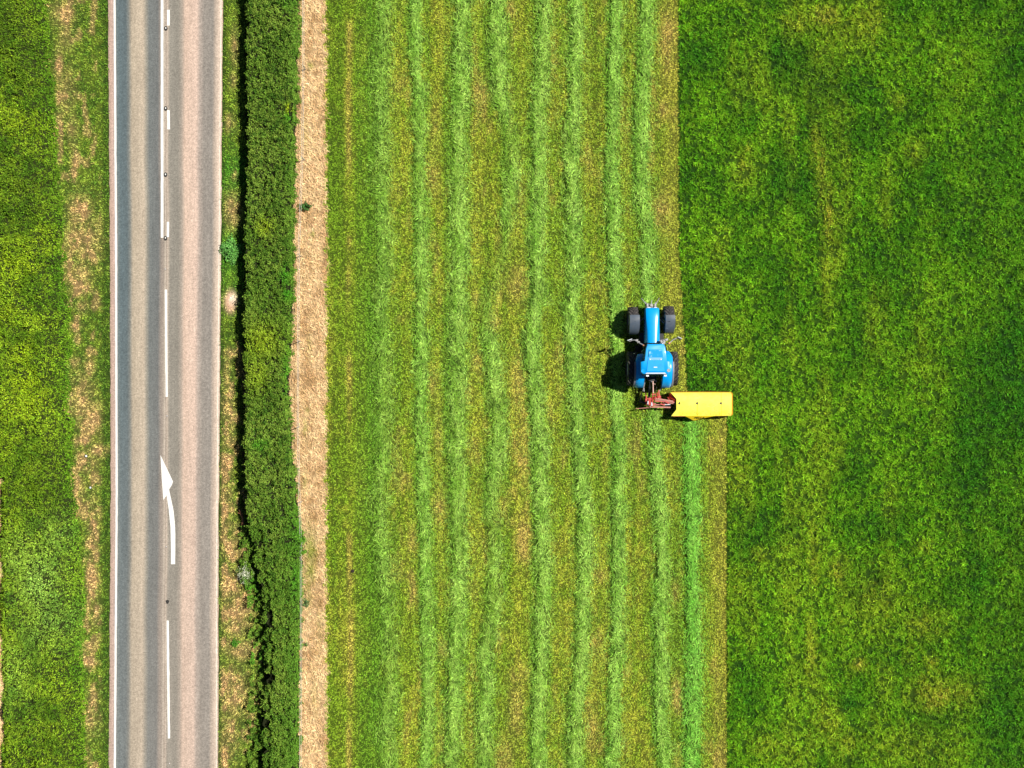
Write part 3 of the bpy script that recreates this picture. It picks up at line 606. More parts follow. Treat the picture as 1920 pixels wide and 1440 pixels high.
#TRACTOR
# ------------------------------------------------------------------ tractor
B1 = (.0, .36, .90)
M_blue = paint("blue_paint", B1, .30, .35, var=.05, scale=3); M_blue2 = paint("blue_roof_paint", (.0, .36, .90), .38, .4, var=.09, scale=4)
M_tyre = paint("dusty_rubber", (.030, .028, .030), .85, var=0, scale=9, dirt=(.10, .085, .075)); M_lug = paint("lug_rubber", (.045, .04, .04), .8, scale=9, dirt=(.22, .19, .16))
M_guard = paint("slate_plastic", (.075, .10, .135), .38, .4, var=.2, scale=5, dirt=(.13, .14, .15)); M_black = paint("black_metal", (.012, .012, .013), .5, var=.1)
M_steel = paint("grey_steel", (.42, .42, .42), .4, metal=.3, var=.2, scale=15, dirt=(.12, .10, .09)); M_rim = paint("rim_paint", (.55, .56, .56), .5, var=.15)
M_lamp = paint("lamp_glass", (.85, .86, .88), .12, var=.03); M_amber = paint("amber_plastic", (.85, .35, .16), .25); M_seat = paint("seat_fabric", (.02, .02, .024), .9)
M_lip = paint("grey_fender_lip", (.22, .22, .25), .6, var=.15); M_silver = paint("silver_trim_and_highlight", (.72, .78, .84), .3, var=.05)
mg, tg, pg = new_mat("tinted_glass"); pg.inputs["Base Color"].default_value = (.35, .6, .45, 1); pg.inputs["Roughness"].default_value = .04; pg.inputs["Transmission Weight"].default_value = .85; pg.inputs["IOR"].default_value = 1.2
mh, th, ph = new_mat("roof_hatch_pane"); ntx = th.nodes.new("ShaderNodeTexNoise"); ntx.inputs["Scale"].default_value = 5.5; ntx.inputs["Detail"].default_value = 3
tco = th.nodes.new("ShaderNodeTexCoord"); th.links.new(tco.outputs["Object"], ntx.inputs["Vector"]); rp = th.nodes.new("ShaderNodeValToRGB"); th.links.new(ntx.outputs[0], rp.inputs[0])
rp.color_ramp.elements[0].position = .50; rp.color_ramp.elements[0].color = (.02, .34, .72, 1); rp.color_ramp.elements[1].position = .68; rp.color_ramp.elements[1].color = (.30, .60, .72, 1)
th.links.new(rp.outputs[0], ph.inputs["Base Color"]); ph.inputs["Roughness"].default_value = .12; ph.inputs["Coat Weight"].default_value = .5

TX, TY = 7.155, .79
def lx(px, z): return gx(px, z) - TX
def ly(py, z): return gy(py, z) - TY
tr = empty("tractor", (TX, TY, 0)); tag(tr, "blue tractor with cab, front mudguards and big black tyres, towing the yellow mower", "tractor")

def wheel(cx, cy, rad, wid, nlug, parent, rimr):
    wv = empty("wheel", (cx, cy, rad)); wv.parent = parent
    bm = bmesh.new(); prof = [(-.40, rimr), (-.48, rimr + .05), (-.5, rad * .80), (-.46, rad * .90), (-.36, rad * .945), (0, rad * .955), (.36, rad * .945), (.46, rad * .90), (.5, rad * .80), (.48, rimr + .05), (.40, rimr)]
    n = 56; rings = []
    for i in range(n):
        t = 2 * math.pi * i / n; rings.append([bm.verts.new((u * wid, r * math.cos(t), r * math.sin(t))) for u, r in prof])
    for i in range(n):
        a, b = rings[i], rings[(i + 1) % n]
        for j in range(len(prof) - 1): bm.faces.new((a[j], a[j + 1], b[j + 1], b[j]))
    bobj("tyre", bm, M_tyre, wv, True)
    bm = bmesh.new(); dt = 2 * math.pi / nlug
    for i in range(nlug):
        for s in (-1, 1):
            t0 = i * dt + (dt / 2 if s > 0 else 0); st_ = 4; A = []
            for k in range(st_ + 1):
                q = k / st_; u = s * (.02 + .48 * q) * wid; t = t0 - q * dt * 1.35; hw_ = .20 * dt
                ro = rad * (1.0 if q < .8 else .975); ri = rad * (.94 if q < .8 else .87)
                A.append([bm.verts.new((u, r * math.cos(t + d), r * math.sin(t + d))) for r, d in ((ri, -hw_), (ro, -hw_ * .8), (ro, hw_ * .8), (ri, hw_))])
            for a, b in zip(A[:-1], A[1:]):
                for j in range(3): bm.faces.new((a[j], a[j + 1], b[j + 1], b[j]))
            bm.faces.new(A[0]); bm.faces.new(A[-1][::-1])
    bobj("tread", bm, M_lug, wv)
    bm = bmesh.new()
    secs = []
    so = 1 if cx > 0 else -1
    for u, r in ((-.36, rimr * 1.02), (-.40, rimr * .94), (.10 * so, rimr * .85), (.16 * so, rimr * .35), (.24 * so, rimr * .3), (.24 * so, .02)):
        secs.append([(u * wid, r * math.cos(2 * math.pi * i / 32), r * math.sin(2 * math.pi * i / 32)) for i in range(32)])
    loft(bm, secs); 
    loft(bm, [[(u * wid, r * math.cos(2 * math.pi * i / 32), r * math.sin(2 * math.pi * i / 32)) for i in range(32)] for u, r in ((.38, rimr * 1.03), (.41, rimr * .96), (.12, rimr * .84))], False)
    bobj("rim", bm, M_rim, wv, True)
    return wv
RW = .88; FW = .68; FA = 2.55
wheel(-1.00, 0, RW, .50, 20, tr, .44); wheel(1.06, 0, RW, .50, 20, tr, .44)
wheel(-.94, FA - .05, FW, .50, 18, tr, .34); wheel(.90, FA, FW, .50, 18, tr, .34)

# chassis, engine, transmission, axles
bm = bmesh.new(); box(bm, (0, 2.0, .85), (.42, 1.9, .5)); box(bm, (0, .55, .80), (.50, 1.3, .55)); box(bm, (0, -.15, .80), (.62, .6, .55)); bobj("chassis", bm, M_black, tr, bevel=.02)
bm = bmesh.new(); box(bm, (0, 2.1, 1.15), (.5, 1.3, .4)); box(bm, (0, 3.0, 1.0), (.46, .12, .5)); bobj("engine", bm, M_black, tr, bevel=.02)
bm = bmesh.new(); tube(bm, (-.85, 0, RW), (.9, 0, RW), .13, .13, 14); tube(bm, (-.45, 0, RW), (.45, 0, RW), .2, .2, 14); bobj("rear_axle", bm, M_black, tr, True)
bm = bmesh.new(); tube(bm, (-.75, FA, .62), (.75, FA, .62), .075, .075, 12); tube(bm, (-.16, FA, .62), (.16, FA, .62), .14, .14, 12); box(bm, (-.6, FA, .64), (.14, .26, .26)); box(bm, (.6, FA, .64), (.14, .26, .26)); bobj("front_axle", bm, M_black, tr, bevel=.01)
bm = bmesh.new(); tube(bm, (-.66, FA - .2, .75), (-.30, FA + .12, .72), .02); tube(bm, (.66, FA - .2, .75), (.30, FA + .12, .72), .02); bobj("steering_rod", bm, M_steel, tr)

# hood: rounded, tapering shell
bm = bmesh.new(); secs = []
HN = 24
for yy_, wt, wb, zt in ((3.10, .285, .30, 1.34), (3.07, .315, .345, 1.45), (3.0, .325, .36, 1.50), (2.6, .315, .375, 1.55), (2.0, .285, .385, 1.60), (1.6, .265, .385, 1.62), (1.30, .25, .385, 1.635)):
    ring = []
    pts = [(-wb, .92), (-wb, 1.12), (-wb * 1.0, zt - .30), (-wt * 1.0 - .015, zt - .05), (-wt * .80, zt - .008), (-wt * .45, zt + .012), (0, zt + .018), (wt * .45, zt + .012), (wt * .80, zt - .008), (wt * 1.0 + .015, zt - .05), (wb, zt - .30), (wb, 1.12), (wb, .92)]
    secs.append([(p[0], yy_, p[1]) for p in pts])
loft(bm, secs); hood = bobj("hood", bm, M_blue, tr, True)
bm = bmesh.new()
for s in (-1, 1):
    for k in range(6): box(bm, (s * .388, 1.75 + k * .14, 1.22), (.012, .09, .20))
bobj("side_grille", bm, M_black, hood)
bm = bmesh.new(); box(bm, (0, 3.105, 1.15), (.46, .03, .30)); bobj("front_grille", bm, M_black, hood, bevel=.01)
for s in (-1, 1):
    bm = bmesh.new(); box(bm, (s * .17, 3.115, 1.33), (.16, .03, .08)); bobj("headlight", bm, M_lamp, hood, bevel=.01)

# front linkage
bm = bmesh.new(); zf = .75
box(bm, (0, 3.17, .72), (.50, .14, .34)); box(bm, (-.20, 3.26, .80), (.09, .16, .40)); box(bm, (.20, 3.26, .80), (.09, .16, .40)); box(bm, (0, 3.25, .95), (.14, .10, .12))
tube(bm, (-.22, 3.25, .86), (-.50, 3.62, .80), .022, .018); tube(bm, (.22, 3.25, .86), (.42, 3.64, .80), .022, .018); tube(bm, (-.03, 3.25, 1.0), (.02, 3.52, .95), .03, .022)
tube(bm, (-.26, 3.2, .60), (-.26, 3.45, .62), .03); tube(bm, (.26, 3.2, .60), (.26, 3.45, .62), .03); tube(bm, (-.26, 3.32, .75), (.26, 3.32, .75), .02)
bobj("front_linkage", bm, M_steel, tr, bevel=.006)

# front mudguards
def guard(cx, cy, rad, wid, a0, a1, mat, name, th_=.03, side=0, parent=None, skew=0):
    bm = bmesh.new(); n = 14; secs = []
    for i in range(n + 1):
        t = R(a0 + (a1 - a0) * i / n); ww = wid * (1 - .18 * max(0, i / n - .5))
        pr = [(-.5, -.05), (-.46, 0), (-.15, .012), (.15, .012), (.46, 0), (.5, -.05)]
        ring = [(cx + u * ww, cy + (rad + v) * math.cos(t), FWZ(rad, name) + (rad + v) * math.sin(t)) for u, v in pr] + [(cx + u * ww * .97, cy + (rad + v - th_) * math.cos(t), FWZ(rad, name) + (rad + v - th_) * math.sin(t)) for u, v in pr[::-1]]
        secs.append(ring)
    loft(bm, secs); return bobj(name, bm, mat, parent or tr, True)
def FWZ(r, nm): return FW if nm == "front_mudguard" else RW
guard(-.90, FA - .05, FW + .07, .54, 72, 178, M_guard, "front_mudguard"); guard(.92, FA, FW + .07, .52, 76, 170, M_guard, "front_mudguard")
bm = bmesh.new()
for s in (-1, 1): tube(bm, (s * .58, FA - .02, .85), (s * .62, FA - .15, 1.38), .02, .02, 8); tube(bm, (s * .62, FA - .15, 1.38), (s * .9, FA - .15, 1.42), .02, .02, 8)
bobj("mudguard_stay", bm, M_black, tr)

# rear fenders: blue, arched, over the inner half of the tyres, with a grey lip
def fender(s, cxm, wid):
    bm = bmesh.new(); secs = []; n = 18
    for i in range(n + 1):
        t = R((28 if s > 0 else 44) + (168 - (28 if s > 0 else 44)) * i / n); r0 = RW + .10 + .05 * math.sin(t)
        yc = r0 * math.cos(t); zc = RW + r0 * math.sin(t)
        x_in, x_out = s * (cxm - wid / 2), s * (cxm + wid / 2)
        if i < 3: x_out = s * (cxm + wid / 2 - .10 * (3 - i) / 3)
        dn = (math.cos(t), math.sin(t))
        def p(x, o): return (x, yc + dn[0] * o, zc + dn[1] * o)
        ring = [p(x_in, -.02), p(x_in, .01), p((x_in * .8 + x_out * .2), .02), p((x_in + x_out) / 2, .02), p((x_in * .15 + x_out * .85), .005), p(x_out, -.05), p(x_out, -.07), p((x_in + x_out) / 2, -.03)]
        secs.append(ring)
    loft(bm, secs); f_ = bobj("rear_fender", bm, M_blue, tr, True)
    # inner wall down to the cab floor
    bm = bmesh.new(); ring = [(s * (cxm - wid / 2 + .01), (RW + .1) * math.cos(R(a)), RW + (RW + .1) * math.sin(R(a))) for a in range(30, 166, 9)] + [(s * (cxm - wid / 2 + .01), -.80, .95), (s * (cxm - wid / 2 + .01), .80, .95)]
    A = [bm.verts.new(q) for q in ring]; B = [bm.verts.new((q[0] + s * .02, q[1], q[2])) for q in ring]; m = len(A)
    bm.faces.new(A); bm.faces.new(B[::-1])
    for i in range(m): bm.faces.new((A[i], A[(i + 1) % m], B[(i + 1) % m], B[i]))
    bobj("inner_panel", bm, M_blue, f_)
    # lip
    bm = bmesh.new(); secs = []
    for i in range(15):
        t = R(70 + (176 - 70) * i / 14); r0 = RW + .085 + .05 * math.sin(t)
        wd = .07 if t < 2.4 else .07 + (t - 2.4) * .05
        x1 = s * (cxm + wid / 2 - .01); x2 = s * (cxm + wid / 2 + wd)
        c_, s_ = math.cos(t), math.sin(t)
        secs.append([(x1, r0 * c_, RW + r0 * s_), (x2, (r0 - .02) * c_, RW + (r0 - .02) * s_), (x2, (r0 - .05) * c_, RW + (r0 - .05) * s_), (x1, (r0 - .03) * c_, RW + (r0 - .03) * s_)])
    loft(bm, secs)
    t = R(172); secs = []
    for u in np.linspace(-1, 1, 9):
        xx = s * cxm + u * (wid / 2 + .02); k = math.sqrt(max(0, 1 - (abs(u) ** 3)))
        secs.append([(xx, -.86, 1.08), (xx, -.90 - .09 * k, 1.05), (xx, -.90 - .09 * k, 1.01), (xx, -.86, 1.00)])
    loft(bm, secs); bobj("fender_lip", bm, M_lip, f_, True)
    bm = bmesh.new(); box(bm, (s * (cxm + .08), -.80, 1.32), (.14, .03, .09), Matrix.Rotation(R(-30), 3, 'X')); bobj("tail_lamp", bm, M_lamp, f_, bevel=.008)
    return f_
fender(-1, .67, .44); fender(1, .74, .50)
for s in (-1, 1):
    bm = bmesh.new(); box(bm, (s * .62, 1.02, .62), (.34, .34, .03)); box(bm, (s * .64, 1.05, .38), (.30, .26, .03)); box(bm, (s * .5, 1.02, .5), (.03, .3, .3)); bobj("step", bm, M_black, tr)
bm = bmesh.new(); box(bm, (-.50, 1.5, .72), (.26, .7, .4)); box(bm, (.50, 1.5, .72), (.26, .6, .4)); bobj("fuel_tank", bm, M_black, tr, bevel=.04)

# cab
ZR = 2.72
cab = empty("cab", (0, 0, 0)); cab.parent = tr
RO = [(1213.5,645),(1245,645),(1247.5,650),(1251.5,677),(1256.5,678.5),(1257.5,693),(1256.5,699),(1252,701.2),(1243,701.6),(1214,701.8),(1206,701.5),(1202,699),(1201,696),(1201,678.5),(1207.8,677),(1211,652)]
ro = [(lx(a, ZR), ly(b, ZR)) for a, b in RO]; cxr = sum(p[0] for p in ro) / len(ro); cyr = .35
shr = lambda k: [(cxr + (p[0] - cxr) * k, cyr + (p[1] - cyr) * k) for p in ro]
bm = bmesh.new(); loft(bm, [[(*p, z) for p in shr(k)] for k, z in ((.90, ZR - .13), (.985, ZR - .11), (1.0, ZR - .06), (.985, ZR - .015), (.94, ZR + .012))])
roof = bobj("cab_roof", bm, M_blue2, cab, True)
bm = bmesh.new(); zt = ZR + .012
prism(bm, [(lx(1216.5, zt), ly(655, zt), zt + .02), (lx(1242, zt), ly(655, zt), zt + .02), (lx(1246, zt), ly(696, zt), zt + .02), (lx(1213, zt), ly(696, zt), zt + .02)], 0, .035); bobj("raised_panel", bm, M_blue2, roof, bevel=.012)
z3 = zt + .022
bm = bmesh.new(); prism(bm, [(lx(1217.5, z3), ly(656, z3), z3 + .02), (lx(1241, z3), ly(656, z3), z3 + .02), (lx(1243, z3), ly(669, z3), z3 + .02), (lx(1215.5, z3), ly(669, z3), z3 + .02)], 0, .03); bobj("hatch", bm, mh, roof, bevel=.008)
bm = bmesh.new(); box(bm, (lx(1229.4, z3), ly(671.6, z3), z3 + .008), (.66, .018, .012)); box(bm, (lx(1219, z3), ly(674, z3), z3 + .012), (.07, .05, .03)); box(bm, (lx(1239.5, z3), ly(674, z3), z3 + .012), (.07, .05, .03)); box(bm, (lx(1229.4, z3), ly(674.3, z3), z3 + .004), (.50, .012, .012)); bobj("hatch_hinge", bm, M_silver, roof, bevel=.003)
bm = bmesh.new(); box(bm, (lx(1229, z3), ly(688.5, z3), z3 + .002), (.17, .05, .006)); bobj("badge", bm, M_silver, roof, bevel=.002)
bm = bmesh.new(); prism(bm, [(lx(1212.5, ZR), -.005 + ly(698.6, ZR), ZR + .035), (lx(1246.5, ZR), ly(698.6, ZR), ZR + .035), (lx(1249, ZR), ly(700.9, ZR), ZR + .02), (lx(1210, ZR), ly(700.9, ZR), ZR + .02)], 0, .04); bobj("rear_highlight", bm, M_silver, roof, bevel=.008)  # pale strip stands in for the highlight on the roof's rear edge
for a, b in ((1205.3, 695.5), (1253.6, 694.5)):
    bm = bmesh.new(); rr = [[(lx(a, ZR) + q * .085 * math.cos(2 * math.pi * i / 18), ly(b, ZR) + q * .085 * math.sin(2 * math.pi * i / 18), ZR + zz) for i in range(18)] for q, zz in ((1, -.02), (1, .03), (.75, .03), (.7, .015))]
    loft(bm, rr); bobj("roof_vent", bm, M_blue if a < 1230 else M_steel, roof, True)
for a, b in ((1213.8, 704.2), (1247.2, 704.0)):
    bm = bmesh.new(); box(bm, (lx(a, 2.45), ly(b, 2.45), 2.47), (.13, .10, .11)); bobj("work_lamp", bm, M_lamp, roof, bevel=.02)
# front corner strip (light pillar edge seen beside the roof on the right)
pil = [((-.36, 1.28, 1.55), (-.345, 1.22, ZR - .12)), ((.36, 1.28, 1.55), (.37, 1.22, ZR - .12)), ((-.60, .52, 1.0), (-.50, .42, ZR - .12)), ((.62, .52, 1.0), (.54, .42, ZR - .12)), ((-.56, -.38, 1.5), (-.56, -.28, ZR - .12)), ((.56, -.38, 1.5), (.58, -.28, ZR - .12)), ((-.55, .55, 1.0), (-.36, 1.28, 1.55)), ((.57, .55, 1.0), (.36, 1.28, 1.55))]
for i, (a, b) in enumerate(pil):
    bm = bmesh.new(); tube(bm, a, b, .03, .03, 8); bobj("pillar", bm, M_black if i != 1 else M_silver, cab)
def pane(pts, nm="window"):
    bm = bmesh.new(); P_ = [Vector(p) for p in pts]; nrm = (P_[1] - P_[0]).cross(P_[2] - P_[0]).normalized() * .006
    A = [bm.verts.new(p + nrm) for p in P_]; B = [bm.verts.new(p - nrm) for p in P_]; n = len(A)
    bm.faces.new(A); bm.faces.new(B[::-1])
    for i in range(n): bm.faces.new((A[i], B[i], B[(i + 1) % n], A[(i + 1) % n]))
    bobj(nm, bm, mg, cab)
pane([(-.34, 1.27, 1.56), (.34, 1.27, 1.56), (.345, 1.215, 2.48), (-.33, 1.215, 2.48)], "windscreen")
for s in (-1, 1):
    pane([(s * .62, .48, 1.02), (s * .385, 1.22, 1.52), (s * .37, 1.17, 2.48), (s * .52, .46, 2.48)]); pane([(s * .60, .40, 1.55), (s * .565, -.32, 1.55), (s * .565, -.25, 2.48), (s * .52, .36, 2.48)])
pane([(-.52, -.40, 1.5), (.52, -.40, 1.5), (.54, -.30, 2.48), (-.52, -.30, 2.48)])
bm = bmesh.new(); box(bm, (0, .35, 1.02), (1.05, 1.45, .06)); box(bm, (0, 1.2, 1.3), (.60, .12, .5)); box(bm, (0, -.36, 1.26), (1.05, .06, .46)); bobj("cab_floor", bm, M_black, cab)
bm = bmesh.new(); box(bm, (0, .12, 1.42), (.5, .5, .14)); box(bm, (0, -.15, 1.78), (.48, .12, .66)); box(bm, (0, .12, 1.2), (.3, .3, .34)); bobj("driver_seat", bm, M_seat, cab, bevel=.04)
bm = bmesh.new(); c0 = Vector((0, .82, 1.72)); ax = Matrix.Rotation(R(-35), 3, 'X')
for i in range(16):
    t0, t1 = 2 * math.pi * i / 16, 2 * math.pi * (i + 1) / 16; tube(bm, c0 + ax @ Vector((.2 * math.cos(t0), .2 * math.sin(t0), 0)), c0 + ax @ Vector((.2 * math.cos(t1), .2 * math.sin(t1), 0)), .014, .014, 6)
tube(bm, c0, (0, 1.12, 1.25), .03, .03, 8); tube(bm, c0 + ax @ Vector((-.2, 0, 0)), c0 + ax @ Vector((.2, 0, 0)), .012, .012, 6); bobj("steering_wheel", bm, M_black, cab)

# mirrors on folding arms, exhaust, lamps
def mirror(pts, head, hs, ang):
    bm = bmesh.new()
    for a, b in zip(pts[:-1], pts[1:]): tube(bm, (lx(a[0], a[2]), ly(a[1], a[2]), a[2]), (lx(b[0], b[2]), ly(b[1], b[2]), b[2]), .028, .024, 8)
    m = bobj("mirror_arm", bm, M_steel, cab)
    bm = bmesh.new(); box(bm, (lx(head[0], head[2]), ly(head[1], head[2]), head[2]), hs, Matrix.Rotation(ang, 3, 'Z')); bobj("mirror", bm, M_black, m, bevel=.02)
    bm = bmesh.new(); c_ = Vector((lx(head[0], head[2]), ly(head[1], head[2]), head[2])); o_ = Matrix.Rotation(ang, 3, 'Z') @ Vector((0, .045, .0)); box(bm, c_ + o_, (hs[0] * 1.1, .03, hs[2] * .9), Matrix.Rotation(ang, 3, 'Z')); bobj("mirror_back", bm, M_silver, m, bevel=.01)
mirror([(1206, 647, 2.25), (1199, 643, 2.2), (1190, 637.5, 2.15), (1185, 638, 2.1), (1180, 640, 2.1)], (1181, 638.6, 1.95), (.22, .06, .34), R(18))
mirror([(1250, 645, 2.2), (1256, 642.5, 2.2), (1262, 637, 2.15), (1268, 634.5, 2.15), (1273, 633.8, 2.15)], (1273.3, 634.8, 2.05), (.20, .06, .34), R(-25))
bm = bmesh.new()
for a, b, c_ in ((1194, 638, 1.9), (1197, 641.5, 2.0)): box(bm, (lx(a, c_), ly(b, c_), c_), (.12, .09, .10))
for a, b, c_ in ((1241, 640.5, 1.85), (1246, 639, 1.9), (1250, 637, 1.95), (1245, 643, 1.8)): box(bm, (lx(a, c_), ly(b, c_), c_), (.13, .09, .09), Matrix.Rotation(R(15), 3, 'Z'))
bobj("lamp_bracket", bm, M_steel, cab, bevel=.012)
bm = bmesh.new(); tube(bm, (lx(1237, 1.2), ly(641, 1.2), 1.1), (lx(1240, 2), ly(640, 2), 1.95), .045, .04, 12); tube(bm, (lx(1236, 1.75), ly(639, 1.75), 1.75), (lx(1252, 1.8), ly(635.5, 1.8), 1.82), .035, .03, 10); bobj("exhaust", bm, M_steel, tr)
for a, b in ((1206.8, 648), (1254.8, 643.5)):
    bm = bmesh.new(); bmesh.ops.create_icosphere(bm, subdivisions=2, radius=.06); o = bobj("indicator_lamp", bm, M_amber, cab, True); o.location = (lx(a, 2.3), ly(b, 2.3), 2.3)

# rear linkage of the tractor
bm = bmesh.new()
def seg(a, b, r=.025): tube(bm, (lx(a[0], a[2]), ly(a[1], a[2]), a[2]), (lx(b[0], b[2]), ly(b[1], b[2]), b[2]), r, r, 8)
seg((1209, 708, 1.3), (1209, 716, .9)); seg((1209, 716, .9), (1205.5, 733, .7), .028); seg((1240, 710, 1.3), (1243, 722, .8)); seg((1243, 722, .7), (1235, 735, .68), .03); seg((1206, 712, .6), (1208, 734, .62), .03)
seg((1220.5, 709, 1.25), (1221.5, 716, 1.15), .03); seg((1229, 709, 1.2), (1230.5, 716, 1.1), .022)
bobj("lift_arm", bm, M_steel, tr)
M_link = paint("faded_link", lin(214, 176, 160), .6, var=.15)
bm = bmesh.new(); seg((1224, 709.5, 1.2), (1224.8, 737, 1.15), .032); seg((1223.2, 719, 1.2), (1229, 720.5, 1.2), .016); bobj("top_link", bm, M_link, tr)
bm = bmesh.new(); seg((1213, 706, 1.45), (1214, 711, 1.2), .02); seg((1235, 706, 1.4), (1234, 712, 1.1), .02); box(bm, (0, -.50, 1.1), (.40, .25, .35)); bobj("hitch_frame", bm, M_black, tr)

# ------------------------------------------------------------------ mower
M_yel = paint("yellow_cover", (.95, .88, .075), .45, .15, var=.04, scale=3, dirt=(.80, .70, .16)); M_yel2 = paint("yellow_skirt", (.92, .66, .015), .5, .1, var=.08); M_red = paint("red_frame_paint", (.52, .045, .03), .5, var=.2, scale=12, dirt=(.50, .22, .18))
M_redp = paint("red_side_plate", (.50, .05, .015), .55, var=.15); M_ora = paint("orange_edge", (.80, .32, .015), .6); M_arm = paint("pinkish_worn_arm", lin(190, 128, 112), .6, var=.2, scale=14, dirt=(.25, .10, .08)); M_seam = paint("seam_shadowless", (.70, .50, .03), .6); M_ink = paint("black_lettering", (.03, .02, .01), .6)
MX, MY = gx(1224, .7), gy(748, .7)
mo = empty("disc_mower", (MX, MY, 0)); tag(mo, "red framed mower with a wide yellow cover, hitched behind the tractor and reaching right", "mower")
def mx_(px, z): return gx(px, z) - MX
def my_(py, z): return gy(py, z) - MY
ZC = .86
# cover: sheet-metal lid, slightly crowned
prof = [(736, .80), (740, .855), (748, .885), (758, .885), (768, .87), (776, .845), (779.6, .80)]
def left_edge(py): return float(np.interp(py, [736, 747.5, 768.5, 781], [1257.3, 1268.3, 1268.3, 1257.3]))
bm = bmesh.new(); secs = []
rows = []
for py_, z_ in prof:
    xl = left_edge(py_); rr_ = 1371.8 - (1.6 if py_ in (736, 779.6) else 0)
    rows.append([bm.verts.new((mx_(xl + (rr_ - xl) * u, z_), my_(py_ + (.6 * (1 - u) if py_ > 779 else 0), z_), z_ + .006 * math.sin(u * 9))) for u in np.linspace(0, 1, 25)])
for a, b in zip(rows[:-1], rows[1:]):
    for i in range(24): bm.faces.new((a[i], b[i], b[i + 1], a[i + 1]))
bmesh.ops.recalc_face_normals(bm, faces=bm.faces[:])
bmesh.ops.solidify(bm, geom=bm.faces[:], thickness=.02)
cover = bobj("cover", bm, M_yel, mo, True)
for c_ in (1307.5, 1352.5):
    bm = bmesh.new()
    for (pa, za), (pb, zb) in zip(prof[:-1], prof[1:]):
        if pa < 757 and c_ < 1320: continue
        tube(bm, (mx_(c_, za), my_(pa, za), za + .007), (mx_(c_, zb), my_(pb, zb), zb + .007), .008, .008, 5)
    bobj("seam", bm, M_yel2, cover)
for c_ in (1274, 1307.2, 1351.8):
    bm = bmesh.new(); z_ = .895
    pts = [(c_ - 2.6, 757), (c_ + .4, 753.2), (c_ + 1.8, 756), (c_ + 1.2, 758.6), (c_ - .6, 757.6)]
    prism(bm, [(mx_(a, z_), my_(b, z_), z_ + .014) for a, b in pts], 0, .016); bobj("catch", bm, M_dark, cover)
bm = bmesh.new(); z_ = .868; prism(bm, [(mx_(1363.5 + 1.2 * math.cos(t), z_), my_(743.5 + 3 * math.sin(t), z_), z_ + .012) for t in np.linspace(0, 6.283, 10, endpoint=False)], 0, .004); bobj("worn_spot", bm, paint("orange_mark", (.88, .55, .12), .6), cover)
M_scuff = paint("grey_scuff", (.62, .58, .22), .7, var=.2)
for k, (a, b, c_, d_) in enumerate([(1327, 762.5, 1335, 764), (1335, 764, 1343, 759.5), (1303, 743, 1306, 743.6), (1309, 743.8, 1316, 743.2), (1366.5, 760, 1367.5, 761)]):
    zz = float(np.interp((b + d_) / 2, [p[0] for p in prof], [p[1] for p in prof])) + .012
    bm = bmesh.new(); tube(bm, (mx_(a, zz), my_(b, zz), zz), (mx_(c_, zz), my_(d_, zz), zz), .012, .006, 5); bobj("scuff", bm, M_scuff, cover)
nc = 320; xc = rng.uniform(1270, 1370, nc); yc = np.where(rng.random(nc) < .6, 778 - np.abs(rng.normal(0, 5, nc)), rng.uniform(738, 778, nc)); zc = np.interp(yc, [p[0] for p in prof], [p[1] for p in prof]) + .016
V, Q, T, C = blades(mx_(xc, zc), my_(yc, zc), zc, rng.uniform(0, 6.28, nc), rng.uniform(.03, .08, nc), rng.uniform(.004, .009, nc), np.full(nc, R(88)), np.ones((nc, 3)) * lin(120, 130, 50), 1.0)
tag(mesh_np("grass_clippings", V, Q, T, C, M_grass, cover), kind="stuff")
# skirts hanging from the lid
def skirt(pts_top, pts_bot, mat, name, th_=.015):
    bm = bmesh.new(); T_ = [bm.verts.new((mx_(a, z), my_(b, z), z)) for a, b, z in pts_top]; Bv = [bm.verts.new((mx_(a, z), my_(b, z), z)) for a, b, z in pts_bot]
    for i in range(len(T_) - 1): bm.faces.new((T_[i], T_[i + 1], Bv[i + 1], Bv[i]))
    bmesh.ops.recalc_face_normals(bm, faces=bm.faces[:]); bmesh.ops.solidify(bm, geom=bm.faces[:], thickness=th_)
    return bobj(name, bm, mat, cover)
skirt([(1370, 736.2, .79), (1372, 738, .80), (1372.3, 778, .80), (1370, 779.8, .79)], [(1371.8, 735.8, .30), (1374, 738, .28), (1374.2, 777, .28), (1371.6, 779.8, .30)], M_ora, "side_skirt")
skirt([(1257.4, 736, .79), (1290, 735.6, .79), (1330, 735.6, .79), (1370.2, 736, .79)], [(1260, 734.2, .30), (1290, 733.9, .28), (1330, 733.9, .28), (1371.5, 734.5, .30)], M_ora, "front_skirt")
skirt([(1262, 780.5, .79), (1285, 780.2, .79)], [(1264, 779, .30), (1285, 780.5, .30)], M_redp, "rear_skirt"); skirt([(1339, 780, .79), (1365, 779.8, .79)], [(1339, 781, .34), (1363, 780.3, .34)], M_redp, "rear_skirt")
# triangular apron with the maker's lettering
ap = [(1284.6, 780.3, .80), (1340, 780.1, .80), (1316, 784.8, .66), (1309, 786.6, .60), (1304, 788.3, .55), (1299.5, 788.3, .55), (1294, 785.2, .65)]
bm = bmesh.new(); fv = [bm.verts.new((mx_(a, z), my_(b, z), z)) for a, b, z in ap]; bm.faces.new(fv); bmesh.ops.recalc_face_normals(bm, faces=bm.faces[:])
bmesh.ops.solidify(bm, geom=bm.faces[:], thickness=.02); apron = bobj("apron", bm, M_yel2, cover)
cu = bpy.data.curves.new("lettering", 'FONT'); cu.body = "FELLA"; cu.size = .185; cu.shear = .35; cu.extrude = .004; cu.offset = .001; cu.space_character = 1.12; cu.align_x = 'CENTER'
to = bpy.data.objects.new("tmp_text", cu); COL.objects.link(to); dg = bpy.context.evaluated_depsgraph_get(); dg.update()
tme = bpy.data.meshes.new_from_object(to.evaluated_get(dg)); bpy.data.objects.remove(to)
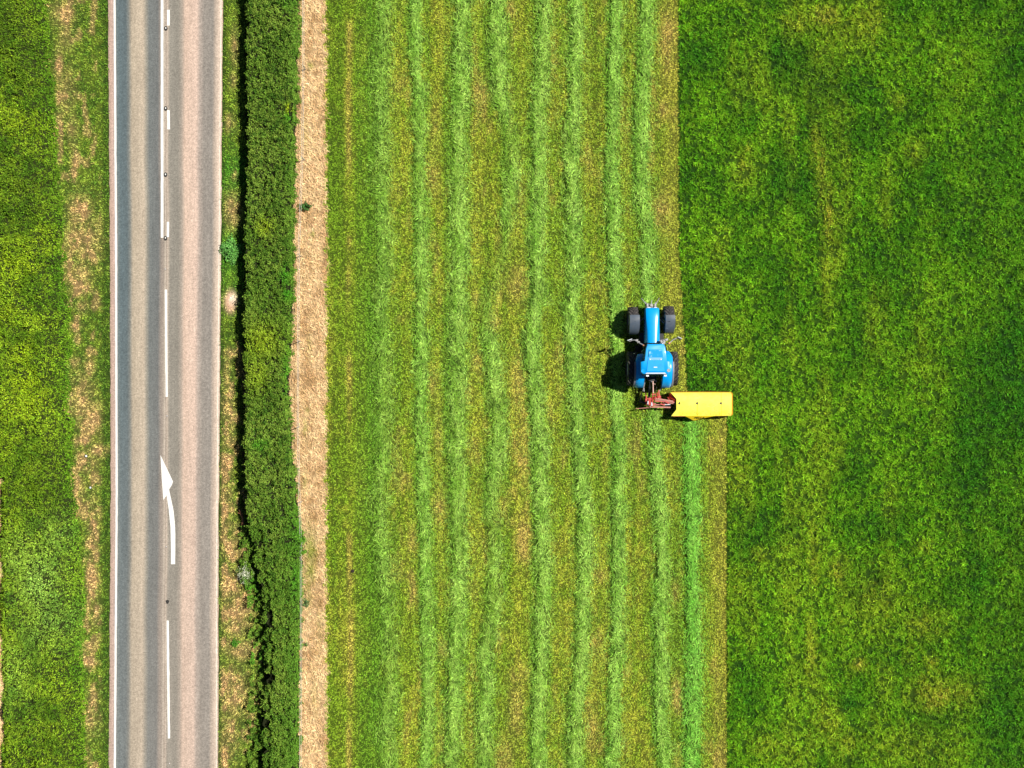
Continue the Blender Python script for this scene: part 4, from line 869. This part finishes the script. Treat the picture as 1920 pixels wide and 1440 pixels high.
lt = bpy.data.objects.new("lettering", tme); COL.objects.link(lt); tme.materials.clear(); tme.materials.append(M_ink); lt.parent = apron
a0 = Vector((mx_(1311.5, .80), my_(780.2, .80), .80)); b0 = Vector((mx_(1304, .6), my_(786.6, .6), .6)); dn_ = Vector((0, my_(786.6, .6) - my_(780.2, .8), -.20)).normalized()
ex = Vector((1, 0, 0)); ez = ex.cross(-dn_).normalized(); 
if ez.z < 0: ez = -ez
ey = -dn_; lt.matrix_local = Matrix.Translation(a0 + dn_ * .165 + ez * .022) @ Matrix(((ex.x, ey.x, ez.x), (ex.y, ey.y, ez.y), (ex.z, ey.z, ez.z))).to_4x4()
# red inner side plate below the notched end
def plate(pts, mat, name, th_=.03, parent=None):
    bm = bmesh.new(); fv = [bm.verts.new((mx_(a, z), my_(b, z), z)) for a, b, z in pts]; bm.faces.new(fv); bmesh.ops.recalc_face_normals(bm, faces=bm.faces[:]); bmesh.ops.solidify(bm, geom=bm.faces[:], thickness=th_); return bobj(name, bm, mat, parent or mo)
plate([(1256.2, 737.2, .76), (1267.6, 747.5, .80), (1267.6, 752, .80), (1259.5, 751.5, .58), (1254.6, 744, .55)], M_redp, "inner_plate")
plate([(1268.0, 747.5, .80), (1268.0, 768.5, .80), (1266.2, 768.5, .25), (1266.2, 747.5, .25)], M_dark, "end_plate", .02); plate([(1268, 768.5, .80), (1258, 780.5, .79), (1257, 779, .30), (1266, 768.5, .25)], M_dark, "end_plate", .02)
# cutter bar with discs under the cover
bm = bmesh.new(); box(bm, ((mx_(1270, .12) + mx_(1370, .12)) / 2, my_(756, .12), .12), (2.70, .30, .08)); box(bm, ((mx_(1270, .12) + mx_(1370, .12)) / 2, my_(757, .3), .45), (2.5, .08, .08)); bar = bobj("cutter_bar", bm, M_red, mo, bevel=.01)
for k in range(6):
    bm = bmesh.new(); cx_ = mx_(1278 + k * 17, .2); prism(bm, [(cx_ + .2 * math.cos(t), my_(753, .2) + .17 * math.sin(t)) for t in np.linspace(0, 6.283, 14, endpoint=False)], .17, .21); tube(bm, (cx_, my_(753, .2), .2), (cx_, my_(753, .2), .28), .07, .03); bobj("cutting_disc", bm, M_dark, bar)
# headstock and red carrying frame
def mseg(bm, a, b, r=.03, n=8, sq=None):
    A = Vector((mx_(a[0], a[2]), my_(a[1], a[2]), a[2])); B = Vector((mx_(b[0], b[2]), my_(b[1], b[2]), b[2]))
    if sq is None: tube(bm, A, B, r, r, n)
    else:
        d = B - A; q = d.to_track_quat('X', 'Z').to_matrix(); box(bm, (A + B) / 2, (d.length, sq[0], sq[1]), q)
bm = bmesh.new()
for a, b in (((1210.5, 735, .62), (1212.5, 750, .70)), ((1224.3, 728, 1.05), (1223.5, 750, .75)), ((1229, 738, .95), (1227.5, 748, .8)), ((1235, 732, .66), (1236.5, 746, .72)), ((1232.5, 736, .9), (1233.5, 746, .8))): mseg(bm, a, b, sq=(.055, .12))
mseg(bm, (1210, 749.5, .75), (1239, 743.5, .75), sq=(.11, .12)); mseg(bm, (1211, 752.5, .70), (1240, 747.5, .70), sq=(.05, .08)); mseg(bm, (1222, 740, 1.0), (1230, 739, 1.0), sq=(.05, .06))
mseg(bm, (1210.5, 748, .62), (1213.5, 758, .60), sq=(.12, .22)); mseg(bm, (1217.5, 747, .78), (1218, 759, .72), sq=(.13, .20)); mseg(bm, (1223, 750, .72), (1223.5, 762, .6), sq=(.07, .14))
bobj("headstock", bm, M_red, mo, bevel=.008)
bm = bmesh.new(); mseg(bm, (1229, 747, .78), (1262, 752.3, .74), sq=(.06, .09)); mseg(bm, (1228, 749.5, .78), (1266, 755, .72), sq=(.035, .07)); mseg(bm, (1212, 760.5, .62), (1254, 757.5, .62), sq=(.05, .08)); mseg(bm, (1243, 754, .66), (1266, 756.8, .66), sq=(.06, .06)); mseg(bm, (1216, 755, .7), (1230, 756.5, .7), sq=(.035, .05))
bobj("carrying_arm", bm, M_arm, mo, bevel=.006)
bm = bmesh.new(); mseg(bm, (1228, 752, .74), (1266, 754, .70), sq=(.06, .08)); mseg(bm, (1252, 745, .6), (1257, 753, .68), sq=(.04, .10)); mseg(bm, (1246, 752, .74), (1254, 756, .74), sq=(.07, .1)); mseg(bm, (1213, 757.5, .7), (1228, 758.5, .66), sq=(.05, .06)); mseg(bm, (1238, 757, .68), (1246, 759.5, .66), sq=(.06, .08)); bobj("lower_arm", bm, M_red, mo, bevel=.006)
bm = bmesh.new(); mseg(bm, (1193.5, 766.2, .50), (1222, 763.8, .52), sq=(.03, .06)); mseg(bm, (1218, 762.6, .58), (1257, 763.8, .56), sq=(.07, .08)); mseg(bm, (1193.5, 766.2, .50), (1190.5, 768.5, .10), sq=(.05, .05)); bobj("guard_rail", bm, M_arm, mo, bevel=.006)
bm = bmesh.new(); mseg(bm, (1221.6, 754.5, .84), (1222, 761, .80), .04, 10); mseg(bm, (1215, 752, .85), (1214.5, 758, .85), .03, 8); mseg(bm, (1244, 759, .66), (1257, 758.5, .66), .02, 6); bobj("hydraulic_ram", bm, M_silver, mo)
bm = bmesh.new(); mseg(bm, (1218, 722, .75), (1217, 748, .70), .055, 10); mseg(bm, (1206, 722, .5), (1200, 752, .35), .03, 8); mseg(bm, (1200, 752, .4), (1212, 757, .55), sq=(.09, .09)); bobj("drive_shaft", bm, M_black, mo)
bm = bmesh.new(); pts = [(1215, 740, .98), (1219, 728, 1.1), (1218, 716, 1.15)]
for a, b in zip(pts[:-1], pts[1:]): mseg(bm, a, b, .012, 6)
pts = [(1228, 742, .98), (1231, 727, 1.05), (1227, 714, 1.1)]
for a, b in zip(pts[:-1], pts[1:]): mseg(bm, a, b, .012, 6)
bobj("hydraulic_hose", bm, M_black, mo)

# separate loose pieces that are parts of their own
def split_loose(o):
    bm = bmesh.new(); bm.from_mesh(o.data); bm.verts.ensure_lookup_table(); seen = set(); groups = []
    for v in bm.verts:
        if v.index in seen: continue
        st_ = [v]; seen.add(v.index); g_ = []
        while st_:
            q = st_.pop(); g_.append(q.index)
            for e in q.link_edges:
                w_ = e.other_vert(q)
                if w_.index not in seen: seen.add(w_.index); st_.append(w_)
        groups.append(set(g_))
    base = o.name.split('.')[0]
    for g_ in groups[1:]:
        b2 = bm.copy(); b2.verts.ensure_lookup_table(); bmesh.ops.delete(b2, geom=[v for v in b2.verts if v.index not in g_], context='VERTS')
        m2 = bpy.data.meshes.new(base); b2.to_mesh(m2); b2.free(); m2.materials.append(o.data.materials[0]); n_ = bpy.data.objects.new(base, m2); COL.objects.link(n_); n_.parent = o.parent
    bmesh.ops.delete(bm, geom=[v for v in bm.verts if v.index not in groups[0]], context='VERTS'); bm.to_mesh(o.data); bm.free()
for o in [q for q in COL.objects if q.name.split('.')[0] in ("side_grille", "hydraulic_hose", "lamp_bracket", "step", "mudguard_stay", "steering_rod", "lift_arm", "carrying_arm", "lower_arm", "hydraulic_ram", "hatch_hinge", "fuel_tank", "hitch_frame")]: split_loose(o)
